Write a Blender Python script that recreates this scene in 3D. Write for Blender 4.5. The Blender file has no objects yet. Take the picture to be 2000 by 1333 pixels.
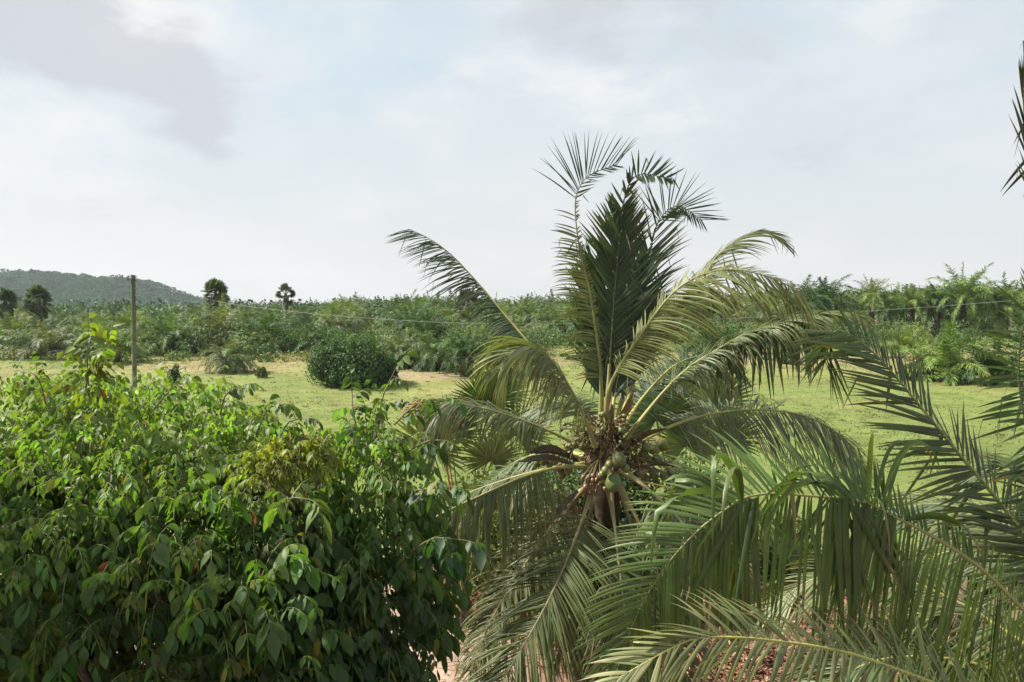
import bpy, math, random
import numpy as np
from mathutils import Vector, noise as mnoise

SC = bpy.context.scene
COL = SC.collection
R = math.radians

# ------------------------------------------------------------------ camera
F, CX, CY, HY = 1500.0, 1000.0, 666.5, 600.0       # photo pixels (2000 x 1333): focal length, centre, horizon row
CAMZ = 5.5
PITCH = math.atan((CY - HY) / F)
cam_d = bpy.data.cameras.new('camera')
cam_d.sensor_width = 36.0
cam_d.lens = F / 2000.0 * 36.0
cam_d.clip_start = 0.05
cam_d.clip_end = 6000.0
cam = bpy.data.objects.new('camera', cam_d)
COL.objects.link(cam)
cam.location = (0, 0, CAMZ)
cam.rotation_euler = (math.pi / 2 - PITCH, 0, 0)
SC.camera = cam

# ------------------------------------------------------------------ sun, sky, exposure
SUN_EL, SUN_AZ = 47.0, -80.0                        # azimuth clockwise from +Y (the view direction)
sx, sy, sz = (math.sin(R(SUN_AZ)) * math.cos(R(SUN_EL)), math.cos(R(SUN_AZ)) * math.cos(R(SUN_EL)), math.sin(R(SUN_EL)))
sun_d = bpy.data.lights.new('sun', 'SUN')
sun_d.energy = 5.0
sun_d.angle = R(2.5)
sun_d.color = (1.0, 0.94, 0.83)
sun = bpy.data.objects.new('sun', sun_d)
COL.objects.link(sun)
sun.location = (sx * 40, sy * 40, 60)
sun.rotation_euler = Vector((sx, sy, sz)).to_track_quat('Z', 'Y').to_euler()

SC.view_settings.view_transform = 'Standard'
SC.view_settings.look = 'None'
SC.view_settings.gamma = 1.0
SC.view_settings.exposure = 1.18
SC.render.engine = 'CYCLES'
SC.cycles.use_denoising = True
SC.cycles.max_bounces = 7
SC.cycles.diffuse_bounces = 3
SC.cycles.glossy_bounces = 2
SC.cycles.transmission_bounces = 4
SC.cycles.volume_bounces = 0


def build_world():
    w = bpy.data.worlds.new('World')
    SC.world = w
    w.use_nodes = True
    nt = w.node_tree
    N, L = nt.nodes, nt.links
    N.clear()
    out = N.new('ShaderNodeOutputWorld')
    bg = N.new('ShaderNodeBackground')
    L.new(bg.outputs[0], out.inputs[0])
    sky = N.new('ShaderNodeTexSky')
    sky.sky_type = 'NISHITA'
    sky.sun_disc = False
    sky.sun_elevation = R(SUN_EL)
    sky.sun_rotation = R(SUN_AZ)
    sky.dust_density = 3.0
    sky.air_density = 1.0

    def M(op, a, b=None, c=None):
        n = N.new('ShaderNodeMath')
        n.operation = op
        for i, v in enumerate((a, b, c)):
            if v is None:
                continue
            if isinstance(v, (int, float)):
                n.inputs[i].default_value = v
            else:
                L.new(v, n.inputs[i])
        return n.outputs[0]

    def mix(f, a, b):
        n = N.new('ShaderNodeMix')
        n.data_type = 'RGBA'
        for s, v in ((n.inputs['Factor'], f), (n.inputs[6], a), (n.inputs[7], b)):
            if isinstance(v, (int, float)):
                s.default_value = v
            elif isinstance(v, tuple):
                s.default_value = (*v, 1)
            else:
                L.new(v, s)
        return n.outputs[2]

    def noise(vec, scale, detail=5, rough=.55, dist=0.0):
        n = N.new('ShaderNodeTexNoise')
        n.inputs['Scale'].default_value = scale
        n.inputs['Detail'].default_value = detail
        n.inputs['Roughness'].default_value = rough
        n.inputs['Distortion'].default_value = dist
        L.new(vec, n.inputs['Vector'])
        return n.outputs[0]

    def smooth(v, lo, hi):
        n = N.new('ShaderNodeMapRange')
        n.interpolation_type = 'SMOOTHSTEP'
        n.inputs['From Min'].default_value = lo
        n.inputs['From Max'].default_value = hi
        L.new(v, n.inputs['Value'])
        return n.outputs[0]

    tc = N.new('ShaderNodeTexCoord')
    sep = N.new('ShaderNodeSeparateXYZ')
    L.new(tc.outputs['Generated'], sep.inputs[0])
    x, y, z = sep.outputs
    az = M('ARCTAN2', x, y)
    el = M('ARCSINE', z)
    comb = N.new('ShaderNodeCombineXYZ')            # clouds lie on bearing and height in the sky, flattened towards the horizon
    L.new(az, comb.inputs[0])
    L.new(M('MULTIPLY', M('POWER', M('MAXIMUM', el, 0.0), 0.8), 2.0), comb.inputs[1])
    vec = comb.outputs[0]
    warp = N.new('ShaderNodeTexNoise')
    warp.inputs['Scale'].default_value = 6.0
    warp.inputs['Detail'].default_value = 6.0
    L.new(vec, warp.inputs['Vector'])
    wsep = N.new('ShaderNodeSeparateXYZ')
    L.new(warp.outputs['Color'], wsep.inputs[0])
    waz = M('ADD', az, M('MULTIPLY', M('SUBTRACT', wsep.outputs[0], .5), .22))
    wel = M('ADD', el, M('MULTIPLY', M('SUBTRACT', wsep.outputs[1], .5), .13))

    def blob(px, py, rx, ry, gain=1.0):
        a0 = math.atan((px - CX) / F)
        e0 = math.atan((HY - py) / F * math.cos(a0))
        dx = M('DIVIDE', M('SUBTRACT', waz, a0), rx / F)
        dy = M('DIVIDE', M('SUBTRACT', wel, e0), ry / F)
        d = M('ADD', M('MULTIPLY', dx, dx), M('MULTIPLY', dy, dy))
        return M('MULTIPLY', M('POWER', 2.718, M('MULTIPLY', d, -1.0)), gain)

    def total(items):
        s = None
        for it in items:
            b = blob(*it)
            s = b if s is None else M('ADD', s, b)
        return s

    grey = total([(340, 160, 130, 80, 1.0), (190, 95, 110, 50, .7), (50, 80, 150, 55, .75), (390, 235, 60, 45, .6), (1180, 45, 230, 62, .75), (1560, 290, 90, 70, .30),
                  (450, 370, 130, 45, .30), (110, 395, 150, 40, .28), (1030, 420, 70, 40, .25), (1850, 70, 110, 60, .35),
                  (1480, 120, 200, 60, .35), (850, 470, 200, 40, .15)])
    white = total([(250, 40, 170, 60, .8), (430, 150, 100, 80, .35), (60, 260, 220, 120, .5), (860, 200, 170, 60, .22),
                   (1150, 150, 220, 60, .45), (1780, 30, 100, 60, .5), (1250, 230, 220, 90, .45), (700, 350, 240, 80, .25)])
    blue = total([(620, 120, 200, 130, .55), (850, 90, 130, 60, .35), (1640, 70, 110, 130, .5), (420, 10, 70, 60, .5), (1900, 160, 130, 60, .4)])

    fb = noise(vec, 3.2, 7, .56, .4)
    fb2 = noise(vec, 9.0, 6, .6, .3)
    hz = smooth(el, 0.0, 0.42)
    base = mix(hz, (.77, .79, .80), (.66, .75, .80))
    nish = N.new('ShaderNodeMix')
    nish.data_type = 'RGBA'
    nish.blend_type = 'MULTIPLY'
    nish.inputs['Factor'].default_value = 1.0
    L.new(sky.outputs[0], nish.inputs[6])
    nish.inputs[7].default_value = (.10, .10, .10, 1)
    c = mix(.82, nish.outputs[2], base)             # a thin bright veil over the clear sky
    c = mix(M('MULTIPLY', smooth(blue, .05, 1.0), .55), c, (.50, .68, .79))
    cov = M('MULTIPLY', smooth(fb, .40, .66), .45)
    c = mix(cov, c, (.78, .785, .79))
    c = mix(M('MULTIPLY', smooth(M('ADD', white, M('MULTIPLY', M('SUBTRACT', fb2, .5), 1.3)), .12, .9), .8), c, (.86, .855, .85))
    c = mix(M('MULTIPLY', smooth(M('ADD', grey, M('MULTIPLY', M('SUBTRACT', fb2, .5), 1.5)), .16, .85), .85), c, (.555, .585, .625))
    gnd = smooth(el, -.10, 0.0)
    c = mix(gnd, (.25, .27, .2), c)
    L.new(c, bg.inputs[0])
    bg.inputs[1].default_value = 0.50
    return w


build_world()

# ------------------------------------------------------------------ small helpers
random.seed(7)
rng = np.random.default_rng(7)
CAM = np.array((0.0, 0.0, CAMZ))
_cp, _sp = math.cos(PITCH), math.sin(PITCH)


def ray(px, py):
    a, b = (px - CX) / F, (CY - py) / F
    return np.array((a, _cp + b * _sp, -_sp + b * _cp))


def P(px, py, Y):
    """the world point that lies Y metres ahead of the camera on the sight line through a photo pixel"""
    d = ray(px, py)
    return CAM + d * (Y / d[1])


def sstep(a, b, v):
    t = np.clip((np.asarray(v, float) - a) / (b - a), 0, 1)
    return t * t * (3 - 2 * t)


def terrain(x, y):
    x = np.asarray(x, float)
    y = np.asarray(y, float)
    return 2.2 * sstep(35, 110, y) + .10 * np.sin(x * .13 + .6) * np.sin(y * .11) + .05 * np.sin(x * .41 + y * .3)


def on_ground(px, py):
    """where the sight line through a photo pixel meets the terrain"""
    lo, hi = 3.0, 600.0
    d = ray(px, py)
    for _ in range(60):
        m = (lo + hi) / 2
        p = CAM + d * (m / d[1])
        if p[2] > terrain(p[0], p[1]):
            lo = m
        else:
            hi = m
    return CAM + d * (lo / d[1])


def unit(v):
    return v / np.maximum(np.linalg.norm(v, axis=-1, keepdims=True), 1e-9)


class Geo:
    """collects quads with point colours and links them as one mesh object"""
    def __init__(self):
        self.v, self.q, self.c, self.n = [], [], [], 0

    def add(self, v, q, c):
        v = np.asarray(v, float).reshape(-1, 3)
        c = np.asarray(c, float)
        if c.ndim == 1:
            c = np.tile(c, (len(v), 1))
        self.v.append(v)
        self.q.append(np.asarray(q, int).reshape(-1, 4) + self.n)
        self.c.append(c.reshape(-1, 3))
        self.n += len(v)

    def mesh(self, name, mat, smooth=True, origin=None):
        v = np.concatenate(self.v)
        if origin is not None:
            v = v - np.asarray(origin, float)
        q = np.concatenate(self.q)
        c = np.concatenate(self.c)
        me = bpy.data.meshes.new(name)
        me.vertices.add(len(v))
        me.vertices.foreach_set('co', v.astype(np.float32).ravel())
        me.loops.add(len(q) * 4)
        me.loops.foreach_set('vertex_index', q.astype(np.int32).ravel())
        me.polygons.add(len(q))
        me.polygons.foreach_set('loop_start', np.arange(0, len(q) * 4, 4, dtype=np.int32))
        me.polygons.foreach_set('use_smooth', np.full(len(q), smooth, dtype=bool))
        ca = me.color_attributes.new('Col', 'FLOAT_COLOR', 'POINT')
        ca.data.foreach_set('color', np.concatenate([np.clip(c, 0, 1), np.ones((len(c), 1))], 1).astype(np.float32).ravel())
        me.update(calc_edges=True)
        me.validate()
        me.materials.append(mat)
        return me

    def obj(self, name, mat, parent=None, smooth=True, origin=None):
        o = bpy.data.objects.new(name, self.mesh(name, mat, smooth, origin))
        COL.objects.link(o)
        if parent is not None:
            o.parent = parent
            if origin is not None:
                o.location = np.asarray(origin, float) - total_loc(parent)
            else:
                o.location = -total_loc(parent)
        elif origin is not None:
            o.location = tuple(origin)
        return o


def total_loc(o):
    p = np.zeros(3)
    while o is not None:
        p = p + np.array(o.location)
        o = o.parent
    return p


def tag(o, label, cat, group=None):
    o['label'] = label
    o['category'] = cat
    if group:
        o['group'] = group
    return o


def thing(name, loc, label, cat, group=None):
    o = bpy.data.objects.new(name, None)
    o.empty_display_size = .2
    COL.objects.link(o)
    o.location = tuple(loc)
    return tag(o, label, cat, group)


def setting(o, kind='structure'):
    o['kind'] = kind
    return o


def curve(pts, n):
    """n points evenly spaced along a Catmull-Rom curve through pts"""
    p = np.asarray(pts, float)
    p = np.vstack([2 * p[0] - p[1], p, 2 * p[-1] - p[-2]])
    out = []
    for i in range(1, len(p) - 2):
        t = np.linspace(0, 1, 24, endpoint=False)[:, None]
        a, b, c, d = p[i - 1], p[i], p[i + 1], p[i + 2]
        out.append(.5 * (2 * b + (c - a) * t + (2 * a - 5 * b + 4 * c - d) * t ** 2 + (3 * b - a - 3 * c + d) * t ** 3))
    out.append(p[-2][None])
    out = np.vstack(out)
    s = np.concatenate([[0], np.cumsum(np.linalg.norm(np.diff(out, axis=0), axis=1))])
    k = np.linspace(0, s[-1], n)
    return np.stack([np.interp(k, s, out[:, j]) for j in range(3)], 1), s[-1]


def tube(g, pts, rad, col, k=6, flat=None, up=(0, 0, 1)):
    """a tapered tube along pts; flat widens it sideways"""
    pts = np.asarray(pts, float)
    n = len(pts)
    rad = np.broadcast_to(np.asarray(rad, float), (n,))
    flat = np.ones(n) if flat is None else np.broadcast_to(np.asarray(flat, float), (n,))
    T = unit(np.gradient(pts, axis=0))
    up = np.asarray(up, float)
    U = up - (T @ up)[:, None] * T
    bad = np.linalg.norm(U, axis=1) < .05
    U[bad] = np.cross(T[bad], (1, 0, 0))
    U = unit(U)
    S = np.cross(T, U)
    a = np.linspace(0, 2 * math.pi, k, endpoint=False)
    ring = pts[:, None] + rad[:, None, None] * (np.cos(a)[None, :, None] * S[:, None] * flat[:, None, None] + np.sin(a)[None, :, None] * U[:, None])
    idx = np.arange(n * k).reshape(n, k)
    q = np.stack([idx[:-1], np.roll(idx[:-1], -1, 1), np.roll(idx[1:], -1, 1), idx[1:]], -1).reshape(-1, 4)
    c = np.asarray(col, float)
    if c.ndim == 2:
        c = np.repeat(c, k, 0)
    v = ring.reshape(-1, 3)
    g.add(v, q, c)
    # end caps as fans of quads
    for e, row in ((0, idx[0]), (n - 1, idx[-1])):
        cc = c if c.ndim == 1 else c[e * k]
        m = len(row) // 2 * 2
        vv = np.vstack([ring[e], pts[e][None]])
        qq = [[i, (i + 1) % k, (i + 2) % k, k] for i in range(0, m, 2)]
        g.add(vv, qq, cc)


def strips(g, pts, half, fold, col):
    """leaf blades: pts (N,S,3) midlines, half (N,S,3) half-width vectors, fold (N,S,3) midrib offset, col (N,3) or (N,S,3)"""
    N, S = pts.shape[:2]
    v = np.stack([pts - half, pts + fold, pts + half], 2)
    idx = np.arange(N * S * 3).reshape(N, S, 3)
    a = np.stack([idx[:, :-1, :2], idx[:, :-1, 1:], idx[:, 1:, 1:], idx[:, 1:, :2]], -1).reshape(-1, 4)
    if col.ndim == 2:
        col = np.repeat(col[:, None], S, 1)
    c = np.repeat(col[:, :, None], 3, 2)
    g.add(v.reshape(-1, 3), a, c.reshape(-1, 3))


def jitter_col(base, n, amt=.18, hue=.08):
    base = np.asarray(base, float)
    k = 1 + rng.normal(0, amt, (n, 1))
    h = 1 + rng.normal(0, hue, (n, 3))
    return np.clip(base * np.clip(k, .45, 1.7) * h, .004, .9)


# ------------------------------------------------------------------ materials
def leaf_material(name, rough=.4, trans=.3, tint=(1.25, 1.35, .45), spec=.5, scale=14.0):
    m = bpy.data.materials.new(name)
    m.use_nodes = True
    nt = m.node_tree
    N, L = nt.nodes, nt.links
    b = N['Principled BSDF']
    out = N['Material Output']
    at = N.new('ShaderNodeAttribute')
    at.attribute_name = 'Col'
    geo = N.new('ShaderNodeTexCoord')
    nz = N.new('ShaderNodeTexNoise')
    nz.inputs['Scale'].default_value = scale
    nz.inputs['Detail'].default_value = 4
    L.new(geo.outputs['Object'], nz.inputs['Vector'])
    mr = N.new('ShaderNodeMapRange')
    mr.inputs['From Min'].default_value = .25
    mr.inputs['From Max'].default_value = .75
    mr.inputs['To Min'].default_value = .72
    mr.inputs['To Max'].default_value = 1.3
    L.new(nz.outputs[0], mr.inputs[0])
    mul = N.new('ShaderNodeVectorMath')
    mul.operation = 'SCALE'
    L.new(at.outputs['Color'], mul.inputs[0])
    L.new(mr.outputs[0], mul.inputs['Scale'])
    L.new(mul.outputs[0], b.inputs['Base Color'])
    b.inputs['Roughness'].default_value = rough
    b.inputs['Specular IOR Level'].default_value = spec
    if trans > 0:
        tm = N.new('ShaderNodeVectorMath')
        tm.operation = 'MULTIPLY'
        tm.inputs[1].default_value = tint
        L.new(mul.outputs[0], tm.inputs[0])
        tr = N.new('ShaderNodeBsdfTranslucent')
        L.new(tm.outputs[0], tr.inputs[0])
        ad = N.new('ShaderNodeMixShader')
        ad.inputs[0].default_value = trans
        L.new(b.outputs[0], ad.inputs[1])
        L.new(tr.outputs[0], ad.inputs[2])
        L.new(ad.outputs[0], out.inputs[0])
    return m


def plain_material(name, rough=.8, scale=20.0, lo=.65, hi=1.35, bump=.0, spec=.3):
    m = leaf_material(name, rough, 0.0, spec=spec, scale=scale)
    nt = m.node_tree
    for n in nt.nodes:
        if n.type == 'MAP_RANGE':
            n.inputs['To Min'].default_value = lo
            n.inputs['To Max'].default_value = hi
    if bump > 0:
        nz = [n for n in nt.nodes if n.type == 'TEX_NOISE'][0]
        bp = nt.nodes.new('ShaderNodeBump')
        bp.inputs['Strength'].default_value = bump
        bp.inputs['Distance'].default_value = .02
        nt.links.new(nz.outputs[0], bp.inputs['Height'])
        nt.links.new(bp.outputs[0], nt.nodes['Principled BSDF'].inputs['Normal'])
    return m


MAT = {
    'palm': leaf_material('coconut_leaf', .46, .30, (1.25, 1.35, .4), .42, 6.0),
    'shrub': leaf_material('shrub_leaf', .52, .46, (1.3, 1.45, .35), .42, 9.0),
    'far': leaf_material('oil_palm_leaf', .6, .30, (1.25, 1.3, .45), .3, 1.2),
    'bush': leaf_material('bush_leaf', .6, .3, (1.2, 1.35, .4), .3, 1.5),
    'grass': leaf_material('grass_blade', .8, .5, (1.1, 1.1, .9), .25, .5),
    'rib': plain_material('midrib', .5, 9.0, .8, 1.2, 0, .4),
    'bark': plain_material('palm_bark', .9, 14.0, .5, 1.5, .8, .2),
    'wood': plain_material('branch_bark', .85, 20.0, .6, 1.4, .4, .2),
    'husk': plain_material('coconut_husk', .45, 7.0, .75, 1.25, .1, .45),
    'dry': plain_material('dry_leaf', .75, 12.0, .6, 1.4, 0, .25),
    'pole': plain_material('weathered_pole', .9, 5.0, .6, 1.4, .3, .2),
    'metal': plain_material('dark_metal', .5, 8.0, .9, 1.1, 0, .5),
    'canopy': leaf_material('forest_canopy', .9, .5, (1, 1.05, .9), .1, .02),
}


def ground_material():
    m = bpy.data.materials.new('ground_soil_and_turf')
    m.use_nodes = True
    nt = m.node_tree
    N, L = nt.nodes, nt.links
    b = N['Principled BSDF']
    b.inputs['Roughness'].default_value = .95
    b.inputs['Specular IOR Level'].default_value = .15
    at = N.new('ShaderNodeAttribute')
    at.attribute_name = 'Col'
    tc = N.new('ShaderNodeTexCoord')
    prev = at.outputs['Color']
    for sc, lo, hi, det in ((.22, .82, 1.18, 5), (1.1, .84, 1.17, 6), (9.0, .86, 1.14, 6)):
        nz = N.new('ShaderNodeTexNoise')
        nz.inputs['Scale'].default_value = sc
        nz.inputs['Detail'].default_value = det
        L.new(tc.outputs['Object'], nz.inputs['Vector'])
        mr = N.new('ShaderNodeMapRange')
        mr.inputs['From Min'].default_value = .3
        mr.inputs['From Max'].default_value = .7
        mr.inputs['To Min'].default_value = lo
        mr.inputs['To Max'].default_value = hi
        L.new(nz.outputs[0], mr.inputs[0])
        s = N.new('ShaderNodeVectorMath')
        s.operation = 'SCALE'
        L.new(prev, s.inputs[0])
        L.new(mr.outputs[0], s.inputs['Scale'])
        prev = s.outputs[0]
    bp = N.new('ShaderNodeBump')
    bp.inputs['Strength'].default_value = .2
    bp.inputs['Distance'].default_value = .02
    L.new(nz.outputs[0], bp.inputs['Height'])
    L.new(bp.outputs[0], b.inputs['Normal'])
    L.new(prev, b.inputs['Base Color'])
    return m


# ------------------------------------------------------------------ ground, field, hill
def vnoise(x, y, s, seed=0.0):
    """cheap smooth value noise on arrays, 0..1"""
    x = np.asarray(x, float) * s + seed * 17.3
    y = np.asarray(y, float) * s + seed * 9.1
    xi, yi = np.floor(x).astype(int), np.floor(y).astype(int)
    xf, yf = x - xi, y - yi
    xf, yf = xf * xf * (3 - 2 * xf), yf * yf * (3 - 2 * yf)

    def h(a, b):
        n = np.sin(a * 127.1 + b * 311.7 + seed * 3.3) * 43758.5453
        return n - np.floor(n)
    return (h(xi, yi) * (1 - xf) + h(xi + 1, yi) * xf) * (1 - yf) + (h(xi, yi + 1) * (1 - xf) + h(xi + 1, yi + 1) * xf) * yf


GREEN, YELL, TAN, SOIL, SAND, WEED = [np.array(c) for c in (
    (.116, .148, .040), (.164, .171, .054), (.210, .180, .084), (.215, .160, .105), (.30, .22, .17), (.080, .115, .028))]


def field_colour(x, y):
    """turf colour, and how much bare soil shows, at ground points"""
    x = np.asarray(x, float)
    y = np.asarray(y, float)
    n1 = vnoise(x, y, .09, 1)
    n2 = vnoise(x, y, .35, 2)
    n3 = vnoise(x, y, 1.1, 3)
    mixn = .5 * n1 + .3 * n2 + .2 * n3
    dry = np.clip(sstep(26, 58, y) * .75 + (mixn - .5) * 2.4, 0, 1)
    c = GREEN[None] * (1 - dry[..., None]) + YELL[None] * dry[..., None]
    tan = np.clip(sstep(50, 66, y) * .35 + (n1 - .5) * 1.1 + (n2 - .5) * .9, 0, 1) * sstep(34, 52, y)
    c = c * (1 - tan[..., None]) + TAN * tan[..., None]

    def spot(cx, cy, rx, ry):
        return np.exp(-(((x - cx) / rx) ** 2 + ((y - cy) / ry) ** 2) ** 1.5)
    bare = .8 * spot(-6.4, 57, 4.2, 3.6) + .3 * spot(-24, 60, 9, 3.5) + .9 * spot(24, 70, 8, 6) + .7 * spot(45, 73, 14, 5) + .5 * spot(3, 66, 10, 4)
    bare = np.clip(bare * (.45 + .9 * n3), 0, 1)
    c = c * (1 - bare[..., None]) + SOIL * bare[..., None]
    back = sstep(72, 84, y + 6 * (n1 - .5))
    c = c * (1 - back[..., None]) + WEED * back[..., None]
    yard = 1 - sstep(14.5, 19.0, y + 3.0 * (n2 - .5) + 1.2 * (n3 - .5) + .10 * np.abs(x))
    s = SAND[None] * (.85 + .3 * n3[..., None])
    cover = np.clip(sstep(-.6, 1.2, x + .8 * (n2 - .5)) + .5 * (n3 - .5) * sstep(-3, 0, x), 0, 1)[..., None]
    s = s * (1 - cover) + np.array((.135, .078, .050)) * (.7 + .6 * n3[..., None]) * cover
    c = c * (1 - yard[..., None]) + s * yard[..., None]
    return c, bare, yard


def build_ground():
    ys = np.unique(np.concatenate([np.arange(-40, 4, 4.0), np.arange(4, 30, .4), np.arange(30, 90, 1.0), np.arange(90, 220, 5.0), np.arange(220, 1500, 60.0), [1500]]))
    xs = np.unique(np.concatenate([np.arange(-12, 16, .4), np.arange(-70, -12, 1.2), np.arange(16, 70, 1.2), np.arange(-200, -70, 8.0), np.arange(70, 200, 8.0),
                                   np.arange(-1500, -200, 100.0), np.arange(200, 1501, 100.0)]))
    X, Y = np.meshgrid(xs, ys)
    c, _, _ = field_colour(X.ravel(), Y.ravel())
    v = np.stack([X.ravel(), Y.ravel(), terrain(X.ravel(), Y.ravel())], 1)
    ny, nx = X.shape
    idx = np.arange(ny * nx).reshape(ny, nx)
    q = np.stack([idx[:-1, :-1], idx[:-1, 1:], idx[1:, 1:], idx[1:, :-1]], -1).reshape(-1, 4)
    g = Geo()
    g.add(v, q, c)
    setting(g.obj('ground', ground_material()))


build_ground()


def build_grass():
    """short turf blades of the open field, thinning towards the bare soil and the yard"""
    n = 26000
    d = np.sqrt(rng.uniform(17.0 ** 2, 80.0 ** 2, n))
    d = np.where(rng.random(n) < .35, rng.uniform(16, 45, n), d)
    x = d * rng.uniform(-.72, .72, n)
    y = d
    c, bare, yard = field_colour(x, y)
    keep = (rng.random(n) > np.clip(bare * .8 + yard * .85, 0, .97))
    x, y, c = x[keep], y[keep], c[keep]
    n = len(x)
    hgt = (.015 + .03 * rng.random(n)) * (1 + 1.6 * sstep(48, 75, y)) * (.6 + .9 * vnoise(x, y, .5, 5))
    g = Geo()
    for k in range(3):
        a = rng.uniform(0, 2 * math.pi, n)
        p0 = np.stack([x + rng.normal(0, .06, n), y + rng.normal(0, .06, n), np.zeros(n)], 1)
        p0[:, 2] = terrain(p0[:, 0], p0[:, 1]) - .005
        lean = np.stack([np.cos(a), np.sin(a), np.zeros(n)], 1)
        h = hgt * rng.uniform(.6, 1.3, n)
        p1 = p0 + lean * (h * .2)[:, None] + np.array((0, 0, 1)) * (h * .65)[:, None]
        p2 = p0 + lean * (h * .75)[:, None] + np.array((0, 0, 1)) * h[:, None]
        w = (.006 + .00045 * y) * rng.uniform(.6, 1.3, n)
        side = np.stack([-np.sin(a), np.cos(a), np.zeros(n)], 1)
        cc = c * rng.uniform(1.15, 1.6, (n, 1)) * (1 + rng.normal(0, .05, (n, 3)))
        v = np.stack([p0 - side * w[:, None], p0 + side * w[:, None], p1 - side * (w * .8)[:, None], p1 + side * (w * .8)[:, None],
                      p2 - side * (w * .15)[:, None], p2 + side * (w * .15)[:, None]], 1)
        idx = np.arange(n * 6).reshape(n, 6)
        q = np.concatenate([idx[:, [0, 1, 3, 2]], idx[:, [2, 3, 5, 4]]])
        g.add(v.reshape(-1, 3), q, np.repeat(cc, 6, 0))
    setting(g.obj('grass', MAT['grass'], smooth=True), 'stuff')


build_grass()


def build_hill():
    rx = np.array([-700, -300, -100, 0, 60, 100, 150, 200, 260, 300, 340, 370, 420, 480])
    ry = np.array([590, 552, 543, 540, 532, 530, 536, 542, 544, 553, 566, 577, 592, 602])
    Y0 = 900.0
    hx = (rx - CX) / F * Y0
    hz = CAMZ + (HY - ry) / F * Y0 - 6.0

    def height(x, y):
        top = np.interp(x, hx, hz)
        t = np.clip(1 - np.abs(y - Y0) / 230.0, 0, 1)
        s = t * t * (3 - 2 * t)
        return (top + 6 * (vnoise(x, y, .02, 8) - .5) * s + 2.5 * (vnoise(x, y, .06, 9) - .5)) * s + .5
    xs = np.linspace(-1080, -300, 140)
    ys = np.linspace(660, 1140, 70)
    X, Y = np.meshgrid(xs, ys)
    Z = height(X.ravel(), Y.ravel())
    idx = np.arange(X.size).reshape(X.shape)
    q = np.stack([idx[:-1, :-1], idx[:-1, 1:], idx[1:, 1:], idx[1:, :-1]], -1).reshape(-1, 4)
    g = Geo()
    g.add(np.stack([X.ravel(), Y.ravel(), Z], 1), q, np.array((.016, .046, .024)))
    setting(g.obj('hill', MAT['canopy']))
    # the wood that covers it: thousands of crowns too far to part
    g = Geo()
    n = 3200
    x = rng.uniform(-980, -315, n)
    y = rng.uniform(680, 930, n)
    z = height(x, y)
    r = rng.uniform(3.0, 6.5, n)
    k = 46
    d = unit(rng.normal(0, 1, (n, k, 3)))
    d[..., 2] = np.abs(d[..., 2]) * .95
    big = (rng.random(n) < .05)
    cen = np.stack([x, y, z + r * .35 + big * 3.5], 1)
    p = cen[:, None] + d * (r[:, None, None] * np.array((1, 1, .8))) * rng.uniform(.75, 1.05, (n, k, 1))
    p = p.reshape(-1, 3)
    m = len(p)
    a = unit(rng.normal(0, 1, (m, 3)))
    b = unit(np.cross(a, rng.normal(0, 1, (m, 3))))
    s = rng.uniform(.6, 1.5, (m, 1))
    c = np.repeat(jitter_col((.026, .078, .038), n, .10, .05), k, 0) * rng.uniform(.8, 1.2, (m, 1))
    v = np.stack([p - a * s, p - b * s * .8, p + a * s, p + b * s * .8], 1)
    g.add(v.reshape(-1, 3), np.arange(m * 4).reshape(m, 4), np.repeat(c, 4, 0))
    o = setting(g.obj('hill_forest', MAT['canopy'], smooth=False), 'stuff')


build_hill()


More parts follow.
